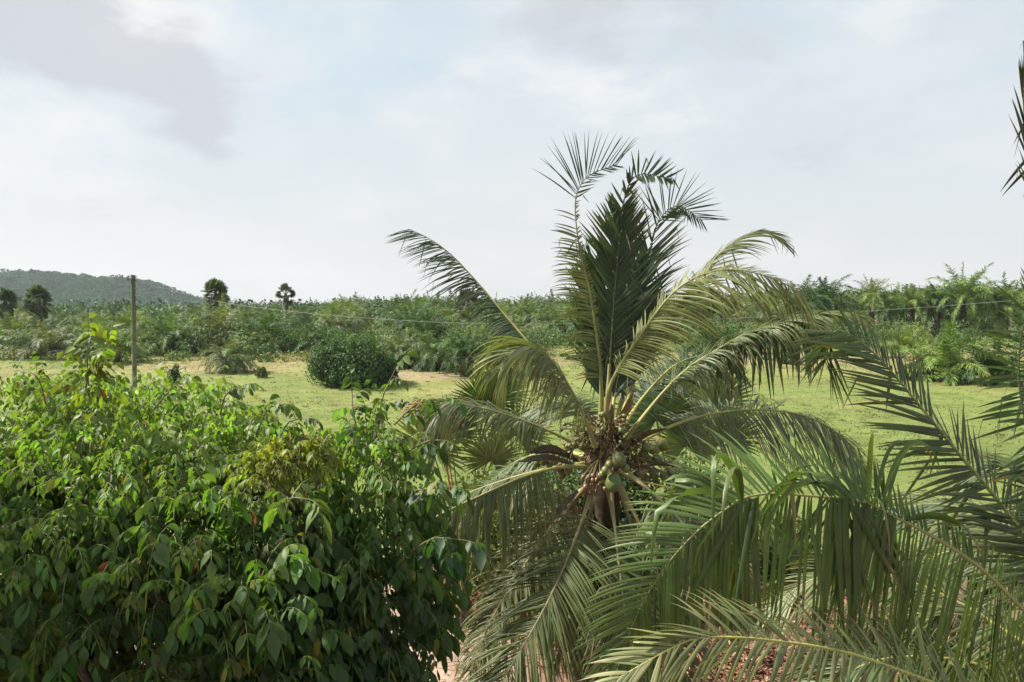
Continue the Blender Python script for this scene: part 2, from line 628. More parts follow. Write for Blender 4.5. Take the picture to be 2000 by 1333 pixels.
# ------------------------------------------------------------------ oil palms of the plantation
def oil_crown(seed, n_fr=38, L=3.6, dead=4, upright=0.0, col=(.058, .088, .036), nl=42, lw=.032):
    """leaf crown around the origin: arching feather fronds, some brown ones hanging below"""
    r = np.random.default_rng(seed)
    g = Geo()
    gold = math.pi * (3 - math.sqrt(5))
    for i in range(n_fr + dead):
        isdead = i >= n_fr
        u = (i + .5) / n_fr if not isdead else 1.05
        az = i * gold + r.normal(0, .18)
        el = R(82 - 95 * u ** .85 + upright * 22 * u) + r.normal(0, .09) if not isdead else R(-35) + r.normal(0, .25)
        ln = L * (.72 + .34 * math.sin(math.pi * min(u, 1) * .8 + .25)) * r.uniform(.85, 1.12)
        if isdead:
            ln *= .75
        sag = (.26 + .42 * u + r.normal(0, .06)) * (1 - .45 * upright)
        S = 9
        d = np.array((math.cos(az) * math.cos(el), math.sin(az) * math.cos(el), math.sin(el)))
        p = np.array((0., 0., 0.)) + np.array((math.cos(az), math.sin(az), 0)) * .12
        pts = [p.copy()]
        for s in range(S):
            d = d + np.array((0, 0, -1)) * sag * (s + 1) / S * .9
            d = d / np.linalg.norm(d)
            p = p + d * ln / S
            pts.append(p.copy())
        pts, _ = curve(pts, 14)
        base = np.array(col) * r.uniform(.75, 1.25) * np.array((r.uniform(.9, 1.15), 1, r.uniform(.85, 1.1)))
        if isdead:
            base = np.array((.16, .10, .055)) * r.uniform(.7, 1.3)
        tube(g, pts, np.linspace(.035, .008, 14), base * 1.35 + np.array((.03, .02, 0)), k=3)
        T = unit(np.gradient(pts, axis=0))
        U = unit(np.array((0, 0, 1.0)) - T[:, 2:] * T + 1e-4)
        Sd = np.cross(T, U)
        tt = np.repeat(np.linspace(.16, .99, nl), 2) + r.normal(0, .01, nl * 2)
        sg = np.tile((1.0, -1.0), nl)
        f = np.clip(tt, 0, 1) * 13
        at = lambda A: np.stack([np.interp(f, np.arange(14), A[:, j]) for j in range(3)], 1)
        p0, t0, u0, s0 = at(pts), at(T), at(U), at(Sd)
        al = np.interp(tt, (.15, 1), (R(72), R(34))) + r.normal(0, .13, len(tt))
        dih = r.normal(.25, .35, len(tt))
        D = unit(np.cos(al)[:, None] * t0 + np.sin(al)[:, None] * (s0 * (sg * np.cos(dih))[:, None] + u0 * np.sin(dih)[:, None]))
        ll = ln * .19 * np.interp(tt, (.1, .3, .6, 1), (.6, 1.0, 1.0, .45)) * r.uniform(.8, 1.15, len(tt))
        W = unit(t0 - np.sum(t0 * D, 1, keepdims=True) * D + 1e-4)
        pp = [p0]
        DD = D
        for s in range(2):
            DD = unit(DD + np.array((0, 0, -1)) * (.32 if not isdead else .7) * (s + .6))
            pp.append(pp[-1] + DD * (ll / 2)[:, None])
        pp = np.stack(pp, 1)
        wd = lw * L / 3.6 * np.array((.7, 1.0, .12))
        half = W[:, None] * wd[None, :, None]
        cc = base[None] * r.uniform(.75, 1.3, (len(tt), 1))
        v = np.stack([pp - half, pp + half], 2)
        idx = np.arange(len(tt) * 6).reshape(len(tt), 3, 2)
        q = np.stack([idx[:, :-1, 0], idx[:, :-1, 1], idx[:, 1:, 1], idx[:, 1:, 0]], -1).reshape(-1, 4)
        g.add(v.reshape(-1, 3), q, np.repeat(cc, 6, 0))
    return g


def trunk_geo(h, r0, r1, seed, col=(.085, .066, .05)):
    """rough palm stem with the stubs of old fronds"""
    r = np.random.default_rng(seed)
    g = Geo()
    n = 12
    z = np.linspace(-.3, h, n)
    pts = np.stack([.05 * np.sin(z * .9 + seed), .05 * np.cos(z * 1.1), z], 1)
    tube(g, pts, np.linspace(r0, r1, n) * (1 + r.normal(0, .06, n)), np.array(col) * r.uniform(.7, 1.2, (n, 1)), k=9)
    for i in range(int(h * 16)):
        zz = h * (i + .5) / (h * 16)
        a = i * 2.4
        rad = np.interp(zz, (0, h), (r0, r1))
        o = np.array((math.cos(a), math.sin(a), 0))
        b = o * rad * .85 + np.array((0, 0, zz))
        tube(g, [b, b + o * .10 + (0, 0, .10), b + o * .15 + (0, 0, .24)], [.07, .055, .03], np.array(col) * r.uniform(.6, 1.5), k=4)
    return g


CROWNS = []
for i in range(7):
    up = (0, .25, .6, 0, .4, .1, .8)[i]
    cl = ((.086, .146, .046), (.050, .100, .030), (.108, .172, .040), (.122, .160, .076), (.042, .088, .028), (.108, .142, .064), (.125, .182, .042))[i]
    CROWNS.append(oil_crown(100 + i, L=3.9, n_fr=(44, 40, 34, 46, 40, 46, 30)[i], dead=(5, 3, 1, 6, 2, 8, 0)[i], upright=up, col=cl).mesh('crown', MAT['far'], smooth=False))
TRUNKS = {h: trunk_geo(h, .34, .27, 5 + int(h * 10)).mesh('trunk', MAT['bark'], smooth=False) for h in (.7, 1.6, 2.8, 4.2)}

PLANT_GROUP = 'oil palms standing beyond the grass field'
placed = []


def oil_palm(x, y, scale, trunk, crown, label, rot=None, name='oil_palm', group=PLANT_GROUP):
    """a palm at (x, y): crown and trunk as parts; scale 1 gives a crown about seven metres wide"""
    z = float(terrain(x, y))
    t = thing(name, (x, y, z), label, 'oil palm', group)
    t.rotation_euler = (0, 0, random.uniform(0, 6.28) if rot is None else rot)
    th = min(TRUNKS, key=lambda k: abs(k - trunk))
    tr = bpy.data.objects.new('trunk', TRUNKS[th])
    COL.objects.link(tr)
    tr.parent = t
    tr.scale = (min(1, scale * 1.1), min(1, scale * 1.1), trunk / th)
    c = bpy.data.objects.new('crown', CROWNS[crown])
    COL.objects.link(c)
    c.parent = t
    c.location = (0, 0, trunk)
    c.scale = (scale, scale, scale * random.uniform(.92, 1.1))
    c.rotation_euler = (random.uniform(-.06, .06), random.uniform(-.06, .06), 0)
    placed.append((x, y, scale * 3.2))
    return t


def palm_px(px, base, top, crown, label, width=None, share=.45, Y=None):
    """place an oil palm by the photo row of its foot and of its top"""
    p = on_ground(px, base) if Y is None else None
    if p is None:
        p = P(px, base, Y)
    y = p[1]
    h = CAMZ + (HY - top) / F * y - float(terrain(p[0], y))
    s = (width / F * y / 6.4) if width else h * .8 / 3.6
    trunk = max(.25, h - 3.1 * s)
    return oil_palm(p[0], y, s, trunk, crown, label)


palm_px(95, 697, 618, 3, 'low spreading oil palm at the left end of the field, grey fronds touching the grass', 170)
palm_px(232, 708, 628, 2, 'bright green young oil palm right behind the pole', 120)
palm_px(450, 727, 652, 3, 'small young oil palm standing alone on the tan grass left of the round bush', 105)
palm_px(335, 690, 600, 0, 'rounded oil palm with pale frond tips just right of the pole', 150)
palm_px(420, 684, 590, 5, 'broad grey oil palm behind the small young palm on the tan grass', 170)
palm_px(535, 684, 605, 4, 'dark shaggy oil palm over the deep shadow left of the round bush', 150)
palm_px(625, 690, 622, 1, 'oil palm just behind the left shoulder of the round bush', 120)
palm_px(785, 716, 632, 3, 'grey green oil palm at the right shoulder of the round bush', 130)
palm_px(850, 722, 640, 0, 'short stemmed oil palm behind the bare soil patch', 130)
palm_px(910, 735, 640, 1, 'oil palm with a dark exposed stem at the right end of the bare soil patch', 110)
palm_px(985, 730, 640, 4, 'oil palm partly hidden by the drooping left frond of the coconut palm', 130)
palm_px(1850, 745, 640, 2, 'large light green young oil palm on the edge of the grass at right', 190)
palm_px(1945, 750, 655, 4, 'spreading oil palm at the right edge of the picture behind near leaflets', 170)
palm_px(1765, 700, 640, 6, 'small feathery oil palm in the scrub under the row of brown trunks', 90)
palm_px(1390, 690, 610, 1, 'oil palm seen through the yellow right hand frond of the coconut palm', 150)
palm_px(1500, 672, 570, 5, 'oil palm behind the arching tip of the coconut frond at right', 150)
palm_px(1610, 655, 537, 4, 'tallest dark oil palm of the right clump, a bushy top against the sky', 125)
palm_px(1560, 660, 545, 1, 'dark oil palm crowded against the left of the tall right clump', 120)
palm_px(1702, 655, 545, 6, 'thin oil palm with a star of upright fronds standing clear against the sky', 80)
palm_px(1880, 657, 522, 2, 'big light oil palm rising highest above the row at far right', 125)
palm_px(1780, 656, 556, 2, 'oil palm with a bare brown trunk left of the highest palm at right', 84)
palm_px(1830, 656, 552, 1, 'oil palm with rusty hanging fronds just left of the highest palm at right', 88)
palm_px(1735, 652, 566, 1, 'lower oil palm between the star shaped palm and the bare trunk', 84)
palm_px(1955, 657, 545, 2, 'light green oil palm at the right end of the far row', 130)

# the rest of the plantation stands on a staggered grid behind these
rows = 0
MASS = 'oil palm packed among its neighbours in the belt behind the field edge'
for j, yy in enumerate(np.arange(76, 136, 8.8)):
    half = .70 * yy
    for i, xx in enumerate(np.arange(-half, half, 9.0)):
        x = xx + (j % 2) * 4.2 + random.uniform(-1.5, 1.5)
        y = yy + random.uniform(-1.8, 1.8)
        px = CX + F * x / y
        if any((x - a) ** 2 + (y - b) ** 2 < (c * .6 + 1.2) ** 2 for a, b, c in placed):
            continue
        right = px > 1380
        if right and y < 88:
            continue
        if px < 1380:
            # the belt's skyline in the photo: low at left and centre
            top = np.interp(px, (-100, 0, 150, 260, 380, 480, 640, 760, 850, 950, 1100, 1380), (590, 592, 598, 600, 592, 580, 580, 574, 566, 575, 570, 565)) + random.uniform(0, 14)
            hmax = CAMZ + (HY - top) / F * y - float(terrain(x, y))
            frac = .72 + .28 * min(1, (y - 70) / 45)
            h = hmax * frac * random.uniform(.9, 1.0)
        else:
            top = 560 + random.uniform(0, 18)
            h = CAMZ + (HY - top) / F * y - float(terrain(x, y))
        s = min(1.35, max(.85, h * .72 / 3.0)) * random.uniform(.85, 1.1)
        oil_palm(x, y, s, max(.3, h - 3.1 * s), random.randrange(7), MASS)
        rows += 1
print('palms', len(placed), rows)


def build_far_wood():
    """the wood behind the plantation, one mass up to the skyline"""
    g = Geo()
    protos = []
    for i in range(4):
        q = oil_crown(300 + i, n_fr=24, nl=10, lw=.13, dead=1, upright=.3, col=(.064, .108, .044))
        protos.append((np.concatenate(q.v), np.concatenate(q.q), np.concatenate(q.c)))
    for k in range(330):
        y = rng.uniform(136, 330)
        x = rng.uniform(-.72, .72) * y
        px = CX + F * x / y
        top = np.interp(px, (-100, 150, 300, 420, 640, 760, 850, 950, 1100, 1380, 1600, 1750, 2000), (600, 600, 596, 588, 582, 575, 568, 576, 570, 568, 562, 556, 552)) + rng.uniform(-2, 16)
        ztop = CAMZ + (HY - top) / F * y
        s = rng.uniform(.9, 1.5)
        v, q, c = protos[rng.integers(4)]
        a = rng.uniform(0, 6.28)
        ca, sa = math.cos(a), math.sin(a)
        vv = v @ np.array(((ca, sa, 0), (-sa, ca, 0), (0, 0, 1))) * s
        g.add(vv + np.array((x, y, ztop - 3.1 * s)), q, c * rng.uniform(.75, 1.2))
    # broad leaf crowns and scrub below them down to the ground
    n, m = 900, 60
    y = rng.uniform(134, 330, n)
    x = rng.uniform(-.74, .74, n) * y
    r = rng.uniform(1.6, 4.2, n)
    zc = terrain(x, y) + rng.uniform(.3, 3.2, n)
    d = unit(rng.normal(0, 1, (n, m, 3)))
    p = (np.stack([x, y, zc], 1)[:, None] + d * r[:, None, None] * rng.uniform(.6, 1.0, (n, m, 1)) * np.array((1, 1, .8))).reshape(-1, 3)
    a = unit(rng.normal(0, 1, (n * m, 3)))
    b = unit(np.cross(a, rng.normal(0, 1, (n * m, 3))))
    s = rng.uniform(.2, .5, (n * m, 1))
    c = np.repeat(jitter_col((.040, .076, .034), n, .25), m, 0) * rng.uniform(.75, 1.3, (n * m, 1))
    v = np.stack([p - a * s, p - b * s * .7, p + a * s, p + b * s * .7], 1)
    g.add(v.reshape(-1, 3), np.arange(n * m * 4).reshape(-1, 4), np.repeat(c, 4, 0))
    setting(g.obj('distant_forest', MAT['far'], smooth=False), 'stuff')


build_far_wood()


# ------------------------------------------------------------------ leafy mounds, scrub and far single trees
def leaf_ball(g, cen, rad, n, size, col, up=.35, inner=.55, lumps=9, jit=.22):
    """n small leaves through a lumpy ellipsoid"""
    cen = np.asarray(cen, float)
    rad = np.asarray(rad, float)
    lc = unit(rng.normal(0, 1, (lumps, 3)))
    lt = rng.uniform(.75, 1.25, lumps)
    d = unit(rng.normal(0, 1, (n, 3)))
    k = np.argmax(d @ lc.T, 1)
    near = np.max(d @ lc.T, 1)
    r = (inner + (1 - inner) * rng.random(n) ** .6) * (.78 + .30 * near)
    p = cen + d * rad * r[:, None]
    out = unit(d + np.array((0, 0, up)) + rng.normal(0, .55, (n, 3)))
    D = unit(np.cross(out, rng.normal(0, 1, (n, 3))) + np.array((0, 0, -.5)))
    W = unit(np.cross(out, D))
    s = size * rng.uniform(.6, 1.3, n)
    c = jitter_col(col, n, jit) * lt[k][:, None]
    v = np.stack([p - D * s[:, None], p - W * (s * .55)[:, None], p + D * s[:, None], p + W * (s * .55)[:, None]], 1)
    g.add(v.reshape(-1, 3), np.arange(n * 4).reshape(n, 4), np.repeat(c, 4, 0))


def stems(g, base, rad, n, col=(.07, .055, .04), r0=.04):
    base = np.asarray(base, float)
    for i in range(n):
        a = rng.uniform(0, 6.28)
        e = base + np.array((math.cos(a) * rad[0], math.sin(a) * rad[1], rad[2] * 1.3)) * rng.uniform(.4, .85)
        m = (base + e) / 2 + np.array((0, 0, rad[2] * .25))
        pts, _ = curve([base + np.array((0, 0, -.1)), m, e], 8)
        tube(g, pts, np.linspace(r0, r0 * .3, 8), np.array(col), k=5)


def bush(px, base, w, top, col, label, n=3000, size=.12, name='bush', cat='bush', lobes=6, mat='bush', Y=None):
    p = on_ground(px, base) if Y is None else P(px, base, Y)
    p[2] = terrain(p[0], p[1])
    y = p[1]
    W = w / F * y / 2
    H = CAMZ + (HY - top) / F * y - p[2]
    t = thing(name, p, label, cat)
    g = Geo()
    for i in range(lobes):
        a = i / lobes * 6.28 + rng.uniform(-.3, .3)
        rr = rng.uniform(.26, .46)
        f = rng.uniform(.25, .68) if i else .1
        zc = H * (1 - rr * .9 - f * .62 * rng.uniform(.6, 1.1)) * (1 - .22 * max(0, math.cos(a)) * f / .5) if i else H * .66
        leaf_ball(g, p + np.array((math.cos(a) * W * f, math.sin(a) * W * f, max(zc, H * .25))), (W * rr, W * rr, H * rr * 1.05), int(n * .9) // lobes, size, np.array(col) * rng.uniform(.8, 1.3))
    leaf_ball(g, p + np.array((0, 0, H * .42)), (W * .52, W * .52, H * .40), n // 2, size, col)
    leaf_ball(g, p + np.array((0, 0, H * .25)), (W * .74, W * .7, H * .26), n // 3, size, col)
    for i in range(lobes * 2):                      # stray shoots
        a, e = rng.uniform(0, 6.28), rng.uniform(.15, 1.3)
        d = np.array((math.cos(a) * math.cos(e), math.sin(a) * math.cos(e), math.sin(e)))
        q = p + d * np.array((W * .86, W * .86, H * .88)) + np.array((0, 0, .06 * H))
        leaf_ball(g, q, np.array((.10, .10, .16)) * H * rng.uniform(.6, 1.5), max(12, n // 260), size, np.array(col) * rng.uniform(.9, 1.5))
    g.obj('foliage', MAT[mat], t, smooth=False)
    s = Geo()
    stems(s, p, (W * .6, W * .6, H * .5), 7, r0=.02 + W * .012)
    s.obj('stem', MAT['wood'], t)
    return t


bush(690, 752, 200, 650, (.050, .098, .030), 'large round dark green bush standing alone on the open field', 22000, .085, lobes=22)
bush(765, 752, 45, 710, (.042, .080, .026), 'low bush against the right side of the round dark green bush', 1800, .075, lobes=4)
bush(342, 750, 36, 712, (.060, .085, .035), 'small narrow shrub in the grass to the right of the pole', 700, .08, lobes=3)
bush(512, 738, 36, 716, (.085, .100, .035), 'tiny yellowish tuft shrub on the tan grass near the round bush', 400, .08, lobes=3)
bush(908, 735, 36, 700, (.075, .125, .030), 'small light green shrub at the foot of the dark palm stem', 600, .08, lobes=3)
bush(1545, 712, 60, 680, (.055, .085, .030), 'low scrubby bush at the back of the field under the drooping coconut leaflets', 900, .1, lobes=4)
bush(1790, 742, 90, 705, (.090, .110, .040), 'tangled yellowish shrub before the light green young palm at right', 1200, .09, lobes=4)


def build_undergrowth():
    """weeds, creepers and tall grass between the palms, too tangled to part"""
    g = Geo()
    n = 800
    y = 66 + 66 * rng.random(n) ** 1.4
    x = rng.uniform(-.72, .72, n) * y
    px = CX + F * x / y
    for i in range(n):
        low = px[i] > 1600 and 74 < y[i] < 112
        edge = 74 + (8 if px[i] > 1150 else 0) - (6 if 300 < px[i] < 620 else 0)
        if y[i] < edge:
            if rng.random() < .45:
                continue
        r = rng.uniform(.5, 1.9) * (1 if y[i] > 76 else .5) * (.45 if low else 1)
        col = ((.100, .145, .042), (.065, .110, .036), (.135, .150, .050), (.16, .13, .06))[rng.choice(4, p=(.36, .30, .26, .08))]
        leaf_ball(g, (x[i], y[i], float(terrain(x[i], y[i])) + r * .25), (r * 1.4, r * 1.2, r * .75), 130, .12, col)
    # fuller rounded growth along the front of the belt
    for i in range(75):
        yy = rng.uniform(70, 82)
        xx = rng.uniform(-.70, .12) * yy if i < 58 else rng.uniform(.25, .70) * yy + 4
        yy = yy if i < 58 else yy + 6
        r = rng.uniform(.8, 2.0)
        col = ((.075, .135, .034), (.050, .105, .030), (.110, .155, .040), (.085, .120, .050))[rng.integers(4)]
        for k in range(4):
            q = rng.normal(0, .55, 3) * r
            leaf_ball(g, (xx + q[0], yy + q[1] * .6, float(terrain(xx, yy)) + r * .45 + abs(q[2]) * .5), (r * .75, r * .7, r * .62), 190, .11, np.array(col) * rng.uniform(.8, 1.25))
    # weeds scattered over the open field
    n = 1500
    y = rng.uniform(22, 76, n)
    x = rng.uniform(-.70, .70, n) * y
    dens = vnoise(x, y, .12, 21) * .7 + vnoise(x, y, .5, 22) * .3 + .25 * sstep(50, 74, y)
    for i in np.nonzero(dens > .56)[0]:
        r = rng.uniform(.10, .30) * (1 + .9 * float(sstep(55, 74, y[i])))
        col = ((.11, .15, .042), (.085, .125, .036), (.16, .16, .06), (.18, .15, .075))[rng.choice(4, p=(.35, .25, .25, .15))]
        leaf_ball(g, (x[i], y[i], float(terrain(x[i], y[i])) + r * .1), (r * 1.7, r * 1.5, r * .55), 40, .05, col, up=1.2)
    setting(g.obj('undergrowth', MAT['bush'], smooth=False), 'stuff')


build_undergrowth()


def fan_leaf(g, gs, base, hub, nrm, R0, col, nseg=34, spread=310, stalk=True, droopv=.25, split=.55, wscale=1.0):
    """a pleated fan leaf: hub point, axis away from the base, facing nrm"""
    base, hub, nrm = (np.asarray(a, float) for a in (base, hub, nrm))
    ax = unit(hub - base)
    nrm = unit(nrm - (nrm @ ax) * ax)
    sd = np.cross(ax, nrm)
    a = R(spread) * (np.linspace(-.5, .5, nseg)) + rng.normal(0, .02, nseg)
    D = np.cos(a)[:, None] * ax + np.sin(a)[:, None] * sd + .12 * nrm
    D = unit(D)
    T = -np.sin(a)[:, None] * ax + np.cos(a)[:, None] * sd
    ln = R0 * (.72 + .28 * np.cos(a * .55)) * rng.uniform(.9, 1.06, nseg)
    S = 6
    pts = [np.tile(hub, (nseg, 1))]
    d = D
    for s in range(1, S):
        d = unit(d + np.array((0, 0, -1)) * droopv * (s / S) ** 2)
        pts.append(pts[-1] + d * (ln / (S - 1))[:, None])
    pts = np.stack(pts, 1)
    step = R(spread) / nseg
    rr = np.linspace(0, 1, S)
    wid = np.where(rr < split, np.tan(step * .56) * rr, np.tan(step * .56) * split * (1 - (rr - split) / (1 - split)) + .002) * wscale
    half = T[:, None] * (wid[None, :, None] * ln[:, None, None]) + T[:, None] * .003
    fold = nrm[None, None] * (np.abs(wid)[None, :, None] * ln[:, None, None] * .5)
    strips(g, pts, half, fold, jitter_col(col, nseg, .14))
    if stalk:
        m = (base + hub) / 2 + np.array((0, 0, .12 * np.linalg.norm(hub - base)))
        p, _ = curve([base, m, hub], 8)
        tube(gs, p, np.linspace(.02, .011, 8) * R0 * 1.6, np.array(col) * 1.3 + np.array((.03, .02, 0)), k=5)


def tall_fan_palm(px, base, cx_top, top, w, label, dead=0, dense=40, Y=95.0, col=(.056, .090, .034)):
    p = P(px, 600, Y)
    p[2] = terrain(p[0], p[1])
    zt = CAMZ + (HY - top) / F * Y
    r = w / F * Y / 2
    t = thing('fan_palm', p, label, 'fan palm')
    hub0 = np.array((p[0], p[1], zt - r * 1.05))
    s = Geo()
    pts, _ = curve([p + np.array((0, 0, -.2)), (p + hub0) / 2 + np.array((.1, 0, 0)), hub0], 10)
    tube(s, pts, np.linspace(.34, .22, 10), np.array((.075, .062, .05)), k=9)
    s.obj('trunk', MAT['bark'], t)
    g, gs = Geo(), Geo()
    for i in range(dense):
        u = (i + .5) / dense
        el = R(88 - 150 * u)
        az = i * 2.39996
        d = np.array((math.cos(az) * math.cos(el), math.sin(az) * math.cos(el), math.sin(el)))
        if d[2] < 0:
            d = d * np.array((1, 1, 1.9))
        L = r * rng.uniform(.42, .62)
        fan_leaf(g, gs, hub0, hub0 + d * L, np.array((0, 0, .8)) + rng.normal(0, .7, 3) - np.array((0, .5, 0)), r * rng.uniform(.40, .56), np.array(col) * rng.uniform(.6, 1.5), nseg=16, spread=260, droopv=.5, split=.7, wscale=1.1)
    g.obj('crown', MAT['far'], t, smooth=False)
    gs.obj('stalks', MAT['rib'], t)
    if dead:
        g = Geo()
        for i in range(dead):
            az = i * 2.39996
            d = np.array((math.cos(az) * .55, math.sin(az) * .55, -.8))
            fan_leaf(g, gs, hub0, hub0 + d * r * .55, np.array((math.cos(az), math.sin(az), .3)), r * .5, (.12, .085, .05), nseg=12, spread=200, stalk=False, droopv=.8)
        g.obj('dead_leaves', MAT['dry'], t, smooth=False)
    return t


tall_fan_palm(75, 0, 75, 554, 60, 'squat dark fan palm with a full skirt of leaves in front of the hill', 10, 44, 88, (.050, .085, .028))
tall_fan_palm(10, 0, 10, 559, 56, 'fan palm cut by the left edge of the picture before the hill', 8, 40, 90, (.050, .085, .028))
tall_fan_palm(421, 0, 421, 543, 56, 'dense dark fan palm rising above the belt at the right foot of the hill', 8, 48, 100)
tall_fan_palm(558, 0, 558, 550, 46, 'slim fan palm with an open round head alone on the skyline', 0, 15, 105, (.032, .05, .026))
tall_fan_palm(915, 0, 915, 560, 60, 'shaggy fan palm with brown dead leaves behind the upper left coconut frond', 18, 26, 105, (.045, .06, .035))


# ------------------------------------------------------------------ utility pole and wire
def build_pole():
    p = on_ground(263, 762)
    top = P(260, 538, p[1])
    t = thing('utility_pole', p, 'weathered greenish utility pole standing in the field behind the leafy tree', 'utility pole')
    g = Geo()
    n = 14
    pts = np.stack([np.linspace(p[0], top[0], n), np.full(n, p[1]), np.linspace(p[2] - .3, top[2], n)], 1)
    cc = np.array((.135, .130, .085))[None] * np.linspace(1.15, .75, n)[:, None] * np.array((1, 1, 1))
    cc = cc * (1 + rng.normal(0, .06, (n, 1)))
    tube(g, pts, np.linspace(.150, .125, n), cc, k=14)
    g.obj('shaft', MAT['pole'], t)
    g = Geo()
    tube(g, [top + np.array((0, 0, -.38)), top + np.array((0, 0, -.30)), top + np.array((0, 0, -.22))], [.14, .155, .14], np.array((.05, .045, .04)), k=12)
    tube(g, [top + np.array((-.12, -.05, -.30)), top + np.array((-.34, -.05, -.30))], [.03, .03], np.array((.05, .045, .04)), k=6)
    g.obj('bracket', MAT['metal'], t)
    g = Geo()
    b = top + np.array((-.32, -.05, -.29))
    tube(g, [b, b + np.array((0, 0, .05)), b + np.array((0, 0, .08)), b + np.array((0, 0, .14)), b + np.array((0, 0, .19))], [.03, .07, .05, .07, .03], np.array((.16, .12, .09)), k=10)
    g.obj('insulator', MAT['husk'], t)
    # the single wire to the next pole, out of view at right
    pix = [(262, 549, p[1]), (430, 590, 48), (600, 612, 45.5), (780, 626, 43), (960, 633, 41), (1180, 632, 39), (1400, 624, 37), (1680, 609, 35), (1960, 589, 33), (2300, 560, 31)]
    pts, _ = curve([P(*a) for a in pix], 90)
    g = Geo()
    tube(g, pts, .010, np.array((.20, .20, .19)), k=6)
    o = g.obj('power_line', MAT['metal'], origin=pts[0])
    tag(o, 'single thin overhead wire sagging across the field from the pole', 'power line')


build_pole()


# ------------------------------------------------------------------ coconut palms
LEAFCOL = {
    'dark': (.035, .067, .032), 'mid': (.062, .098, .034), 'pale': (.140, .168, .075), 'yellow': (.130, .150, .045),
    'grey': (.098, .122, .068), 'olive': (.088, .114, .040), 'fresh': (.072, .122, .032), 'dead': (.13, .085, .045)}


